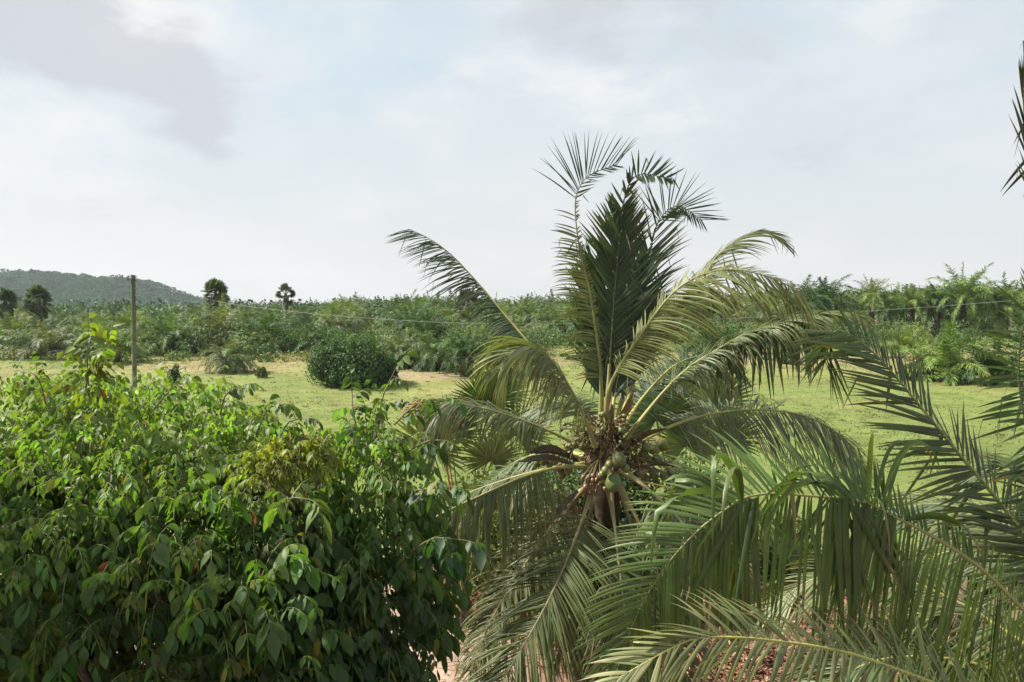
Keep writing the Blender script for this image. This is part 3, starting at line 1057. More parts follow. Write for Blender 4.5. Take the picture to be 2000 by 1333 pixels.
def frond(parent, pix, up, col='mid', Lmax=.85, n=62, t0=.2, droop=1.2, alpha=(72, 24), dih=(-2, -2), w=.017, brown=.11, broken=.10,
          thick=.032, ribcol=(.27, .26, .07), clump=.13, sides=(1, 1), gap=.05, up2=None, label=None, tipdroop=0.0, fan=None, sideprof=None, dense=1.8, rib=True, name='frond', fandark=True, fanthin=.7, hang=(0, 0)):
    path = [P(*a) for a in pix]
    M_ = 60
    pts, total = curve(path, M_)
    T = unit(np.gradient(pts, axis=0))
    up = np.asarray(up, float)
    ups = np.tile(up, (M_, 1)) if up2 is None else up[None] * (1 - np.linspace(0, 1, M_)[:, None]) + np.asarray(up2, float)[None] * np.linspace(0, 1, M_)[:, None]
    U = unit(ups - np.sum(ups * T, 1, keepdims=True) * T)
    S = np.cross(T, U)
    base = np.array(LEAFCOL[col]) if isinstance(col, str) else np.array(col)
    n = int(n * dense)
    w = w * (.70 if dense < 2 else .58)
    LEAFCOL_TIP = np.array(LEAFCOL['dark'])
    g = Geo()
    for si, sg in enumerate((1.0, -1.0)):
        if sides[si] <= 0:
            continue
        t = np.linspace(t0, .995, n) + rng.normal(0, .25 / n, n)
        keep = rng.random(n) > gap
        t = np.clip(t[keep], 0, 1)
        k = len(t)
        f = t * (M_ - 1)
        at = lambda A: np.stack([np.interp(f, np.arange(M_), A[:, j]) for j in range(3)], 1)
        p0, t0v, u0, s0 = at(pts), unit(at(T)), unit(at(U)), unit(at(S))
        x = np.clip((t - t0) / (1 - t0), 0, 1)
        ln = Lmax * sides[si] * np.interp(x, (0, .12, .35, .6, .85, 1), (.55, .85, 1.0, .96, .80, .52)) * rng.uniform(.86, 1.1, k)
        if sideprof is not None and sideprof[si] is not None:
            ln = ln * np.interp(x, sideprof[si][0], sideprof[si][1])
        if fan is not None:                         # a bare stretch, then long free leaflets round the bent tip
            x0, fl, fa = fan
            isfan = x > x0
            ln = np.where(isfan, fl[si] * np.interp(x, (x0, 1), (1.0, .62)) * rng.uniform(.9, 1.08, k), ln)
            thin = (x > x0 - .16) & ~isfan & (rng.random(k) < fanthin)
            thin |= isfan & (rng.random(k) < .32)
            ln = np.where(thin, ln * .04, ln)
        cl = np.cumsum(rng.random(k) < .33)
        cj = rng.normal(0, 1, (cl.max() + 1, 3))[cl]
        al = np.interp(x, (0, .5, 1), (R(alpha[0]), R(.5 * alpha[0] + .5 * alpha[1]), R(alpha[1]))) + cj[:, 0] * clump + rng.normal(0, .05, k)
        if fan is not None:
            al = np.where(isfan, R(fa) * np.interp(x, (x0, 1), (1.1, .55)) + rng.normal(0, .07, k), al)
        dh = R(dih[si]) + cj[:, 1] * clump * 1.3 + rng.normal(0, .07, k)
        D = unit(np.cos(al)[:, None] * t0v + np.sin(al)[:, None] * (s0 * (sg * np.cos(dh))[:, None] + u0 * np.sin(dh)[:, None]))
        if hang[si]:
            hv = np.array((0, 0, -1.0)) + cj * .07
            D = unit(D * (1 - hang[si]) + hv * hang[si])
        dr = (droop[si] if isinstance(droop, tuple) else droop) * (1 + tipdroop * x) * np.clip(1 + cj[:, 2] * .25, .4, 1.8)
        if fan is not None:
            dr = np.where(isfan, dr * .25, dr)
        NS = 9
        brk = np.where(rng.random(k) < broken, rng.integers(2, NS - 1, k), 99)
        pp, DD = [p0], [D]
        d = D
        for s in range(1, NS):
            d = unit(d + np.array((0, 0, -1.0)) * (dr * ln / (NS - 1) * (.35 + 1.3 * s / NS))[:, None])
            hit = (brk == s)
            if hit.any():
                d[hit] = unit(d[hit] * .45 + np.array((0, 0, -1.2)) + rng.normal(0, .25, (hit.sum(), 3)))
            pp.append(pp[-1] + d * (ln / (NS - 1))[:, None])
            DD.append(d)
        pp = np.stack(pp, 1)
        DD = np.stack(DD, 1)
        tv = t0v[:, None] + .15 * u0[:, None]
        W = unit(tv - np.sum(tv * DD, 2, keepdims=True) * DD)
        Nn = np.cross(DD, W)
        sgn = np.sign(np.sum(Nn * u0[:, None], 2, keepdims=True))
        Nn = Nn * np.where(sgn == 0, 1, sgn)
        prof = np.array((.45, .85, 1.0, 1.0, .92, .78, .58, .33, .05))
        ww = w * rng.uniform(.8, 1.15, k) * np.interp(x, (0, .5, 1), (.85, 1.0, .6))
        half = W * (prof[None, :] * ww[:, None])[..., None]
        fold = Nn * (prof[None, :] * ww[:, None] * .42)[..., None]
        c = jitter_col(base, k, .14, .05)[:, None] * np.ones((1, NS, 1))
        if fan is not None and fandark:
            c = np.where(isfan[:, None, None], LEAFCOL_TIP * rng.uniform(.8, 1.3, (k, 1, 1)), c)
        tip = np.linspace(0, 1, NS)[None, :, None]
        c = c * (1 + .15 * tip) + np.array((.02, .012, 0)) * tip
        br = (rng.random(k) < brown)[:, None, None] * sstep(.45, .8, tip)
        c = c * (1 - br) + np.array((.16, .11, .055)) * br
        strips(g, pp, half, fold, c)
    fo = g.obj(name, MAT['palm'], parent, smooth=True, origin=pts[0])
    if label:
        fo['label'] = label
    if not rib:
        return fo
    r = Geo()
    tt = np.linspace(0, 1, M_)
    rad = np.interp(tt, (0, .08, .2, .6, 1), (thick * 1.15, thick * .8, thick * .52, thick * .3, .0035))
    fl = np.interp(tt, (0, .1, .25, 1), (2.0, 1.6, 1.25, 1.0))
    rc = np.array(ribcol)[None] * np.interp(tt, (0, .2, 1), (1.0, 1.1, .75))[:, None]
    # the rib is keeled: drop it slightly below the leaflets' line
    tube(r, pts - U * rad[:, None] * .6, rad, rc, k=8, flat=fl, up=tuple(U[0]))
    r.obj('midrib', MAT['rib'], fo, origin=pts[0])
    return fo


def coconut_geo(size, col, seed, calyx=(.16, .12, .06)):
    """a three sided husked nut, its stalk end up"""
    r = np.random.default_rng(seed)
    g = Geo()
    nu, nv = 14, 9
    th = np.linspace(0.03, math.pi - .03, nv)
    ph = np.linspace(0, 2 * math.pi, nu, endpoint=False)
    TH, PH = np.meshgrid(th, ph, indexing='ij')
    rad = (1 + .05 * np.cos(3 * PH)) * (1 + .06 * np.cos(TH))
    x = rad * np.sin(TH) * np.cos(PH) * .86
    y = rad * np.sin(TH) * np.sin(PH) * .86
    z = -np.cos(TH) * 1.06
    v = np.stack([x, y, z], -1) * size
    idx = np.arange(nu * nv).reshape(nv, nu)
    q = np.stack([idx[:-1], np.roll(idx[:-1], -1, 1), np.roll(idx[1:], -1, 1), idx[1:]], -1).reshape(-1, 4)
    c = np.array(col)[None] * (1 + .25 * (TH.ravel() / math.pi - .4)[:, None]) * r.uniform(.9, 1.1, (nu * nv, 1))
    blush = np.clip(np.cos(PH.ravel() - r.uniform(0, 6)) - .35, 0, 1)[:, None] * .35
    c = c * (1 - blush) + np.array((.20, .13, .05)) * blush
    g.add(v.reshape(-1, 3), q, c)
    a = np.linspace(0, 2 * math.pi, 7)
    tube(g, np.array(((0, 0, .88), (0, 0, 1.02), (0, 0, 1.12), (0, 0, 1.3))) * size, np.array((.50, .42, .18, .10)) * size, np.array(calyx), k=8)
    return g


def spathe(parent, a, b, bend, width, col, cup):
    """a woody boat shaped flower sheath"""
    a, b = np.asarray(a, float), np.asarray(b, float)
    pts, L = curve([a, (a + b) / 2 + np.asarray(bend, float), b], 14)
    T = unit(np.gradient(pts, axis=0))
    cup = np.asarray(cup, float)
    U = unit(cup - (T @ cup)[:, None] * T)
    S = np.cross(T, U)
    g = Geo()
    w = width * np.interp(np.linspace(0, 1, 14), (0, .2, .5, .8, 1), (.3, .55, 1, .75, .03))
    ang = np.linspace(-1.25, 1.25, 7)
    v = pts[:, None] + w[:, None, None] * (np.sin(ang)[None, :, None] * S[:, None] + (.75 - np.cos(ang))[None, :, None] * U[:, None])
    v2 = v + U[:, None] * .006
    idx = np.arange(14 * 7).reshape(14, 7)
    q = np.stack([idx[:-1, :-1], idx[:-1, 1:], idx[1:, 1:], idx[1:, :-1]], -1).reshape(-1, 4)
    c = np.array(col) * rng.uniform(.8, 1.2, (98, 1))
    g.add(v.reshape(-1, 3), q, c)
    g.add(v2.reshape(-1, 3), q[:, ::-1], c * .7)
    return g.obj('spathe', MAT['dry'], parent, origin=a)


def build_coconut():
    C = P(1183, 872, 9.0)
    foot = np.array((C[0] - .12, C[1] + .25, float(terrain(C[0], C[1]))))
    t = thing('coconut_palm', foot, 'full coconut palm in the middle with green nuts clustered under its crown', 'coconut palm')
    # trunk with leaf scars
    g = Geo()
    n = 40
    pts, _ = curve([foot + np.array((0, 0, -.2)), foot + np.array((-.05, -.05, 1.4)), C + np.array((0, 0, -1.0)), C + np.array((0, .02, .15))], n)
    rad = np.interp(np.linspace(0, 1, n), (0, .06, .2, 1), (.27, .2, .165, .15)) * (1 + .06 * (np.arange(n) % 2))
    tube(g, pts, rad, np.array((.055, .042, .028))[None] * (1 - .25 * (np.arange(n) % 2))[:, None], k=14)
    g.obj('trunk', MAT['bark'], t)

    # fronds, from the back to the front; pixel rows and distances of each rib
    Y = (.23, .215, .075)
    f = lambda *a, **k: frond(t, *a, **{'dense': 2.2, **k})
    f([(1205, 850, 9.3), (1260, 770, 9.8), (1320, 712, 10.2), (1385, 695, 10.5), (1440, 725, 10.7)], (0, -.3, 1), 'dark', .75, droop=1.6)
    f([(1172, 855, 9.3), (1135, 800, 9.8), (1090, 785, 10.2), (1040, 800, 10.6)], (0, -.3, 1), 'mid', .7, n=44, droop=1.5)
    f([(1170, 850, 9.1), (1108, 760, 9.3), (1033, 669, 9.6), (988, 616, 9.8), (937, 556, 10.0), (881, 497, 10.1), (838, 466, 10.15), (798, 447, 10.2)], (.35, -.45, 1), 'dark', .46, n=74,
      droop=2.2, alpha=(46, 34), dih=(-40, -40), broken=.05, w=.016, fan=(.62, (.74, .66), 54), fanthin=0, hang=(.15, .15))
    f([(1182, 860, 9.1), (1174, 740, 9.45), (1165, 620, 9.6), (1160, 570, 9.7), (1160, 515, 9.7)], (.15, -1, .1), 'dark', .63, alpha=(40, 22), droop=.05, dih=(8, 14), n=60, t0=.24, w=.034, clump=.08)
    f([(1188, 860, 9.1), (1206, 740, 9.45), (1230, 620, 9.65), (1244, 575, 9.75), (1252, 525, 9.8)], (-.15, -1, .1), 'dark', .63, alpha=(40, 22), droop=.08, dih=(8, 14), n=60, t0=.24, w=.032, clump=.10)
    f([(1185, 860, 9.0), (1189, 740, 9.2), (1198, 600, 9.3), (1210, 470, 9.3), (1219, 390, 9.25), (1245, 342, 9.2), (1312, 350, 9.1)], (-.1, -1, .15), 'dark', .67,
      alpha=(42, 28), droop=.08, dih=(10, 10), n=76, t0=.25, w=.030, ribcol=(.20, .19, .07), clump=.10, broken=.14, gap=.07, up2=(0, -1, .1), sideprof=(((0, .45, .62, .8, 1), (1, 1, .62, .35, 1)), ((0, .45, .62, .8, 1), (1, 1, .62, .35, 1))), fan=(.83, (.16, .34), 66))
    f([(1200, 850, 9.2), (1226, 720, 9.6), (1248, 600, 9.8), (1268, 495, 9.9), (1288, 430, 9.9), (1325, 403, 9.9), (1372, 432, 9.9)], (-.35, -.9, .4), 'dark', .66,
      alpha=(40, 26), droop=.3, dih=(4, 4), n=66, t0=.25, w=.019, clump=.08, up2=(0, -1, .1), fan=(.74, (.30, .62), 55))
    f([(1172, 860, 8.95), (1172, 720, 8.8), (1152, 570, 8.7), (1132, 486, 8.65), (1124, 396, 8.7), (1146, 347, 8.75), (1207, 321, 8.8)], (-.55, -.75, .35), 'pale', .60,
      alpha=(74, 42), droop=1.2, dih=(0, 5), n=72, t0=.22, w=.016, ribcol=(.22, .22, .08), up2=(0, -1, .1), sides=(.12, 1.0), sideprof=(None, ((0, .3, .5, 1), (1, .8, .55, .4))), fan=(.75, (.20, .66), 52))
    f([(1200, 850, 9.2), (1255, 702, 9.5), (1320, 600, 9.8), (1385, 516, 10.0), (1430, 476, 10.0), (1482, 452, 10.0), (1532, 468, 10.0)], (-.5, -.4, .8), 'olive', .62, n=66, droop=1.3, alpha=(32, 22), dih=(-10, -10), ribcol=Y, sides=(1, .45))
    f([(1185, 855, 8.9), (1190, 756, 8.75), (1258, 644, 8.55), (1320, 567, 8.4), (1388, 531, 8.3), (1455, 529, 8.2), (1528, 552, 8.15), (1575, 585, 8.1)], (-.45, -.75, .7), 'yellow', .80, n=70, t0=.24, droop=1.0,
      alpha=(62, 28), dih=(-16, -20), ribcol=Y, sides=(1, .32), label='yellowing frond arching up to the right')
    f([(1215, 862, 8.9), (1290, 770, 8.8), (1345, 717, 8.75), (1396, 685, 8.7), (1460, 650, 8.6), (1537, 627, 8.5), (1620, 610, 8.4), (1668, 614, 8.35)], (-.2, -.2, 1), 'olive', .66, n=66, droop=2.8, t0=.28, alpha=(62, 22), dih=(16, 5), broken=.12, ribcol=Y)
    f([(1215, 880, 9.1), (1300, 836, 9.3), (1390, 808, 9.5), (1490, 800, 9.6), (1580, 815, 9.7), (1650, 860, 9.7), (1692, 935, 9.7)], (0, -.45, 1), 'grey', .88, n=74, t0=.22, droop=1.1, alpha=(76, 30), dih=(5, 15), hang=(.45, .25))
    f([(1220, 900, 9.1), (1310, 925, 9.0), (1400, 958, 9.0), (1490, 1005, 9.0), (1560, 1075, 9.0)], (0, -.3, 1), 'mid', .75, n=54, droop=1.6, ribcol=(.2, .17, .10))
    f([(1165, 868, 8.7), (1128, 782, 8.4), (1082, 710, 8.2), (1040, 680, 8.0), (1003, 686, 7.9), (978, 720, 7.85)], (.3, -.4, 1), (.150, .175, .088), .84, n=66, t0=.2, droop=2.3, alpha=(56, 24), dih=(-10, -14), w=.018, ribcol=Y, clump=.14)  # pale leaf colour stands in for sheen and sunlight on this frond
    f([(1150, 878, 8.9), (1080, 844, 8.8), (1000, 813, 8.7), (925, 793, 8.6), (872, 789, 8.5), (848, 822, 8.5), (852, 880, 8.5)], (0, -.3, 1), 'grey', .66, n=60, t0=.24, droop=2.2, alpha=(70, 25), ribcol=Y, brown=.10)
    f([(1142, 905, 9.0), (1062, 916, 9.1), (982, 938, 9.2), (900, 968, 9.3), (825, 1000, 9.3)], (0, -.3, 1), 'olive', .8, n=60, droop=1.7, ribcol=Y)
    f([(1150, 908, 8.8), (1092, 912, 8.5), (1024, 930, 8.2), (942, 966, 8.0), (862, 1004, 7.9), (812, 1034, 7.9)], (0, -.5, 1), 'olive', .98, n=62, t0=.24, droop=1.2, alpha=(78, 36), dih=(5, 5), hang=(.45, .55), ribcol=Y)
    f([(1165, 925, 9.0), (1105, 1000, 9.1), (1050, 1080, 9.2), (1020, 1190, 9.2)], (-.3, -.6, .5), 'dead', .6, n=40, droop=1.6, brown=.5, ribcol=(.22, .17, .10), label='brown dying frond hanging beside the trunk')
    f([(1170, 925, 8.8), (1142, 1000, 8.4), (1110, 1087, 8.0), (1066, 1183, 7.7), (1004, 1292, 7.5), (948, 1385, 7.4)], (-.1, -.75, .65), 'olive', .92, n=74, t0=.22, droop=.8, alpha=(68, 30), dih=(4, 4), ribcol=(.24, .19, .085))
    f([(1188, 935, 8.8), (1201, 1030, 8.4), (1212, 1130, 8.0), (1228, 1235, 7.7), (1252, 1360, 7.5)], (.1, -.75, .65), 'mid', .88, n=70, t0=.26, droop=.9, alpha=(66, 30), dih=(4, 4), ribcol=(.25, .20, .09))
    f([(1215, 915, 8.8), (1272, 960, 8.4), (1332, 1020, 8.0), (1392, 1092, 7.7), (1445, 1185, 7.5)], (.2, -.6, .7), 'olive', .82, n=64, t0=.28, droop=1.3, ribcol=(.34, .28, .12))

    f([(1160, 928, 9.0), (1090, 1010, 8.95), (1020, 1110, 8.9), (955, 1220, 8.9), (915, 1320, 8.9)], (-.2, -.6, .8), 'olive', .85, n=60, t0=.25, droop=1.2, ribcol=(.30, .24, .10))
    f([(1200, 928, 8.9), (1252, 1030, 8.6), (1295, 1150, 8.4), (1335, 1290, 8.2), (1350, 1400, 8.1)], (.2, -.7, .7), 'mid', .85, n=60, t0=.25, droop=1.1, ribcol=(.30, .24, .10))
    f([(1215, 900, 9.2), (1300, 935, 9.6), (1390, 1000, 9.9), (1450, 1090, 10.1), (1480, 1200, 10.2)], (.2, -.5, .8), 'mid', .8, n=56, t0=.25, droop=1.5, ribcol=(.24, .2, .10))
    f([(1155, 890, 9.2), (1085, 880, 9.6), (1010, 900, 9.9), (950, 950, 10.1), (920, 1020, 10.2)], (0, -.3, 1), 'mid', .75, n=56, t0=.25, droop=1.9)
    f([(1195, 925, 8.95), (1225, 1000, 8.9), (1245, 1090, 8.9), (1255, 1190, 8.9), (1258, 1290, 8.9)], (.3, -.7, .6), 'grey', .75, n=56, t0=.22, droop=1.2, hang=(.35, .35), ribcol=(.22, .18, .09))
    f([(1172, 930, 8.95), (1150, 1010, 8.95), (1120, 1100, 9.0), (1105, 1190, 9.0), (1098, 1290, 9.0)], (-.3, -.7, .6), 'olive', .75, n=56, t0=.22, droop=1.2, hang=(.35, .35), ribcol=(.22, .18, .09))
    # torn leaflets hanging in bunches from the frond at right
    F7 = [(1396, 685, 8.7), (1460, 650, 8.6), (1537, 627, 8.5), (1600, 612, 8.4)]
    for a, b_, n_ in ((2, 4, 9), (1, 3, 7), (0, 2, 7)):
        f(F7[a:b_], (0, -.8, .6), 'dark', .80, n=n_, t0=.05, alpha=(80, 70), droop=.2, dih=(10, -10), hang=(.75, .80), w=.030, clump=.22, dense=1, rib=False, name='leaflet_bunch')
    # fibrous sheath round the growing point and old leaf bases
    g = Geo()
    pts, _ = curve([C + np.array((0, .02, -.28)), C + np.array((0, .02, .1)), C + np.array((.02, .05, .3)), C + np.array((.03, .08, .48))], 12)
    tube(g, pts, [.17, .21, .23, .21, .18, .15, .13, .115, .10, .09, .08, .065], np.array((.17, .11, .065)) * rng.uniform(.7, 1.2, (12, 1)), k=12)
    for i in range(300):
        a = rng.uniform(0, 6.28)
        zz = rng.uniform(-.3, .35)
        b = C + np.array((math.cos(a) * .17, math.sin(a) * .17 + .03, zz))
        e = b + np.array((math.cos(a) * rng.uniform(.05, .36), math.sin(a) * rng.uniform(.05, .36), rng.uniform(-.3, .15)))
        tube(g, curve([b, (b + e) / 2 + (0, 0, .05), e], 5)[0], np.linspace(.008, .002, 5), np.array((.105, .078, .045)) * rng.uniform(.5, 1.3), k=3)
    g.obj('fibre_sheath', MAT['dry'], t)

    for (a, b, bend, w, c, cup) in (
            (P(1130, 902, 8.85), P(1030, 886, 8.5), (0, 0, .07), .085, (.14, .10, .07), (0, -.5, 1)),
            (P(1130, 912, 8.8), P(1012, 903, 8.4), (0, 0, .06), .06, (.22, .17, .13), (0, -.5, 1)),
            (P(1225, 880, 8.9), P(1303, 838, 8.7), (0, 0, .05), .07, (.12, .075, .045), (0, .2, 1)),
            (P(1240, 915, 8.8), P(1350, 918, 8.5), (0, 0, .05), .045, (.12, .09, .07), (0, -.2, 1)),
            (P(1190, 860, 8.8), P(1240, 765, 8.75), (.03, 0, 0), .055, (.32, .19, .07), (-.5, -.6, .3)),
            (P(1175, 860, 8.9), P(1196, 765, 8.9), (0, 0, 0), .05, (.26, .17, .10), (-.5, -.6, .3)),
            (P(1130, 960, 8.75), P(1080, 1020, 8.6), (0, -.05, .05), .05, (.20, .17, .14), (0, -.6, .5))):
        spathe(t, a, b, bend, w, c, cup)

    # bunches: nuts on branching stalks
    protos = {}
    st = Geo()
    green, lime, ruddy, brownish = (.105, .138, .036), (.150, .168, .052), (.17, .085, .05), (.155, .11, .055)
    bunches = [
        ((1200, 930, 8.45), [(1198, 943, .100, green), (1209, 898, .088, (.10, .115, .036)), (1182, 918, .045, lime), (1190, 908, .045, lime), (1176, 926, .04, lime), (1222, 915, .05, green), (1188, 925, .042, lime), (1195, 912, .038, lime)]),
        ((1158, 945, 8.5), [(1142 + 7.5 * (i % 6) + random.uniform(-3, 3), 930 + 8 * (i // 6) + random.uniform(-3, 3), random.uniform(.026, .042), (ruddy, brownish, (.19, .10, .055), lime)[i % 4 if i % 5 else 0]) for i in range(28)]),
        ((1275, 880, 8.9), [(1276, 876, .068, lime), (1292, 868, .072, green), (1258, 890, .06, green), (1262, 874, .05, green), (1285, 898, .055, (.09, .12, .035)), (1246, 900, .05, green), (1270, 900, .05, green)]),
        ((1290, 935, 8.85), [(1299, 933, .055, green), (1277, 928, .05, green), (1283, 945, .045, (.09, .11, .04)), (1264, 937, .045, green), (1310, 922, .04, lime), (1252, 925, .045, brownish)]),
        ((1060, 905, 8.75), [(1050, 905, .042, lime), (1062, 902, .042, lime), (1074, 907, .038, lime), (1098, 927, .05, (.13, .13, .05)), (1110, 918, .045, brownish), (1085, 903, .03, lime), (1092, 915, .04, brownish)]),
        ((1125, 850, 8.8), [(1095 + random.uniform(0, 55), 828 + random.uniform(0, 48), random.uniform(.022, .034), (lime, brownish, green)[i % 3]) for i in range(14)]),
        ((1195, 828, 8.7), [(1172 + random.uniform(0, 50), 808 + random.uniform(0, 40), random.uniform(.022, .034), (green, lime)[i % 2]) for i in range(12)]),
    ]
    for bi, ((bx, by, bY), nuts) in enumerate(bunches):
        root = C + np.array((0, -.12, -.02)) + (P(bx, by, bY) - C) * .15
        hub = P(bx, by, bY) * .45 + root * .55 + np.array((0, 0, .10))
        tube(st, curve([root, (root + hub) / 2 + (0, 0, .05), hub], 6)[0], np.linspace(.022, .014, 6), np.array((.21, .16, .06)), k=6)
        for ni, (nx, ny, r, c) in enumerate(nuts):
            cen = P(nx, ny, bY + rng.uniform(-.12, .12))
            o = coconut_geo(r * (1.2 if bi in (2, 3, 4) else 1.05), c, bi * 40 + ni).obj('coconut', MAT['husk'], t)
            o.location = cen - total_loc(t)
            axis = unit(hub - cen + np.array((0, 0, .25)))
            q = Vector(axis).to_track_quat('Z', 'Y')
            o.rotation_euler = q.to_euler()
            tube(st, curve([hub, (hub + cen) / 2 + (0, 0, .03), cen + axis * r * 1.1], 5)[0], np.linspace(.010, .007, 5), np.array((.15, .115, .05)), k=4)
        for i in range(9):
            e = hub + unit(rng.normal(0, 1, 3) + np.array((0, -.4, .1))) * rng.uniform(.15, .33)
            tube(st, curve([hub, (hub + e) / 2 + (0, 0, .03), e], 5)[0], np.linspace(.007, .0025, 5), np.array((.15, .10, .05)) * rng.uniform(.6, 1.3), k=3)
    st.obj('fruit_stalks', MAT['rib'], t)
    return t


build_coconut()


def build_near_palm():
    B = P(2200, 1385, 4.8)
    foot = np.array((B[0] + .15, B[1] + .1, float(terrain(B[0], B[1]))))
    t = thing('coconut_palm', foot, 'nearest coconut palm, its crown out of view, broad fronds reaching in from the right edge', 'coconut palm')
    g = Geo()
    n = 30
    pts, _ = curve([foot + np.array((0, 0, -.2)), (foot + B) / 2 + np.array((-.05, 0, 0)), B + np.array((0, 0, .1))], n)
    tube(g, pts, np.interp(np.linspace(0, 1, n), (0, .1, 1), (.24, .17, .15)) * (1 + .06 * (np.arange(n) % 2)), np.array((.13, .105, .085)), k=14)
    g.obj('trunk', MAT['bark'], t)
    Y = (.22, .225, .07)
    f = lambda *a, **k: frond(t, *a, **k)
    b = (2200, 1385, 4.8)
    # upright frond whose leaflets show along the right edge
    f([b, (2150, 1000, 4.95), (2085, 720, 5.1), (2048, 500, 5.1), (2018, 370, 5.1), (2004, 260, 5.1), (1999, 170, 5.05), (2006, 110, 5.0)], (.6, -.7, .3), (.017, .028, .015), .40, n=70, alpha=(44, 26), droop=.4, dih=(5, 5), t0=.3, gap=.2)
    f([b, (2095, 1100, 4.9), (2030, 930, 5.0), (1996, 780, 5.05), (1992, 690, 5.05), (2006, 620, 5.0), (2045, 560, 4.95)], (.35, -.9, .1), 'dark', .54, n=42, alpha=(92, 72), droop=.15, dih=(8, 8), t0=.25, w=.019, broken=.18, gap=.1, ribcol=(.07, .08, .03))
    f([b, (2140, 1120, 5.1), (2065, 960, 5.4), (1990, 905, 5.7), (1900, 925, 5.9)], (0, -.4, 1), 'mid', .6, n=46, droop=1.3, w=.017)
    f([b, (2100, 1190, 5.2), (2005, 1065, 5.6), (1905, 1000, 5.9), (1800, 985, 6.1), (1720, 1020, 6.2)], (0, -.4, 1), 'grey', .7, n=56, droop=1.2, w=.017)
    f([b, (2060, 1132, 5.0), (1962, 992, 5.2), (1882, 896, 5.3), (1800, 796, 5.4), (1722, 704, 5.5), (1658, 652, 5.5), (1624, 652, 5.5), (1612, 712, 5.5)], (.4, -.85, .3), 'mid', .74, n=66,
      alpha=(78, 36), droop=.15, dih=(-10, 6), w=.021, t0=.14, sides=(.62, 1.0), ribcol=(.24, .26, .06), clump=.07, label='stiff comb like frond rising to the left with its tip hanging')
    f([(2200, 1395, 5.0), (2000, 1255, 5.4), (1850, 1165, 5.7), (1700, 1115, 5.9), (1590, 1130, 6.0), (1500, 1190, 6.1)], (0, -.3, 1), 'pale', .72, n=60, droop=.9, w=.017)
    G1 = [b, (2110, 1290, 4.7), (2000, 1190, 4.6), (1914, 1107, 4.5), (1825, 1049, 4.48), (1741, 1005, 4.45), (1684, 979, 4.42), (1601, 970, 4.4), (1511, 964, 4.4), (1452, 972, 4.4), (1428, 988, 4.4), (1364, 1036, 4.42),
          (1300, 1108, 4.45), (1245, 1200, 4.5), (1205, 1310, 4.5)]
    f(G1, (.1, -.85, .5), 'fresh', .80, n=88, t0=.12, alpha=(82, 40), droop=(.6, .35), dih=(6, -30), hang=(0, .80), w=.019, thick=.024, ribcol=Y, broken=.07, clump=.07, sides=(.80, 1.08),
      sideprof=(((0, .40, .52, 1), (.25, .3, .85, 1)), ((0, .25, .45, .6, 1), (1.5, 1.4, 1.2, 1, 1))), label='long frond arching across from the right edge and bending down to the left')
    # leaflets stuck together and torn loose hang in two bunches from its rib
    for (a, b2, n_, L_, w_, c_) in (((1745, 1007, 4.45), (1690, 981, 4.42), 5, .95, .040, (.050, .092, .026)), ((1705, 987, 4.43), (1640, 972, 4.4), 6, .84, .036, (.042, .080, .026)), ((1660, 975, 4.4), (1615, 970, 4.4), 4, 1.0, .040, (.055, .100, .026)),
                                   ((1478, 972, 4.4), (1436, 985, 4.4), 5, .92, .034, (.050, .092, .026)), ((1440, 984, 4.4), (1412, 998, 4.4), 4, .80, .030, (.060, .105, .028))):
        mid = tuple((u + v) / 2 for u, v in zip(a, b2))
        f([a, mid, b2], (.1, -.85, .5), c_, L_, n=int(n_ * 1.5), t0=.05, alpha=(80, 55), droop=.2, dih=(15, -25), hang=(.66, .78), w=w_ * .72, clump=.34, brown=.2, broken=.25, dense=1, rib=False, name='leaflet_bunch')
    # more of them rise from the rib and fold over it
    for (a, b2, n_, c_) in (((1775, 1020, 4.46), (1700, 984, 4.42), 7, (.055, .098, .028)), ((1700, 984, 4.42), (1625, 970, 4.4), 7, (.070, .118, .034)), ((1460, 974, 4.4), (1425, 990, 4.4), 4, (.060, .105, .028))):
        mid = tuple((u + v) / 2 for u, v in zip(a, b2))
        f([a, mid, b2], (.1, -.85, .5), c_, .98, n=n_, t0=.05, alpha=(95, 80), droop=4.5, dih=(40, 0), w=.030, clump=.30, dense=1.5, sides=(1, 0), brown=.2, broken=.3, rib=False, name='leaflet_bunch')
    f([(2190, 1440, 4.6), (1970, 1395, 4.4), (1825, 1334, 4.3), (1684, 1283, 4.2), (1588, 1261, 4.12), (1511, 1251, 4.06), (1447, 1245, 4.0), (1364, 1246, 3.97), (1300, 1272, 3.95), (1190, 1335, 3.95)], (0, -.6, .8), (.170, .190, .080), .60, n=62, t0=.12,  # pale leaf colour paints in sunlight; the long frond above shades it
      alpha=(72, 30), droop=1.2, dih=(18, 0), w=.018, ribcol=(.36, .34, .09), sides=(.72, .9), label='frond coloured pale as if sunlit, low along the bottom edge')
    f([(2200, 1410, 5.2), (2070, 1265, 5.5), (1925, 1205, 5.8), (1780, 1200, 6.0), (1650, 1245, 6.1), (1570, 1310, 6.2)], (0, -.5, .9), 'grey', .80, n=64, droop=.8, w=.017, hang=(.2, .5))
    f([(2200, 1390, 5.2), (2085, 1160, 5.7), (1980, 1080, 6.1), (1860, 1075, 6.4), (1760, 1120, 6.6)], (0, -.5, .9), 'mid', .78, n=60, droop=.8, w=.017, hang=(.2, .5))
    f([(2195, 1420, 5.0), (2050, 1352, 5.2), (1880, 1290, 5.4), (1720, 1288, 5.5), (1600, 1345, 5.6)], (0, -.4, 1), 'mid', .7, n=60, droop=1.1, w=.017)
    return t


build_near_palm()


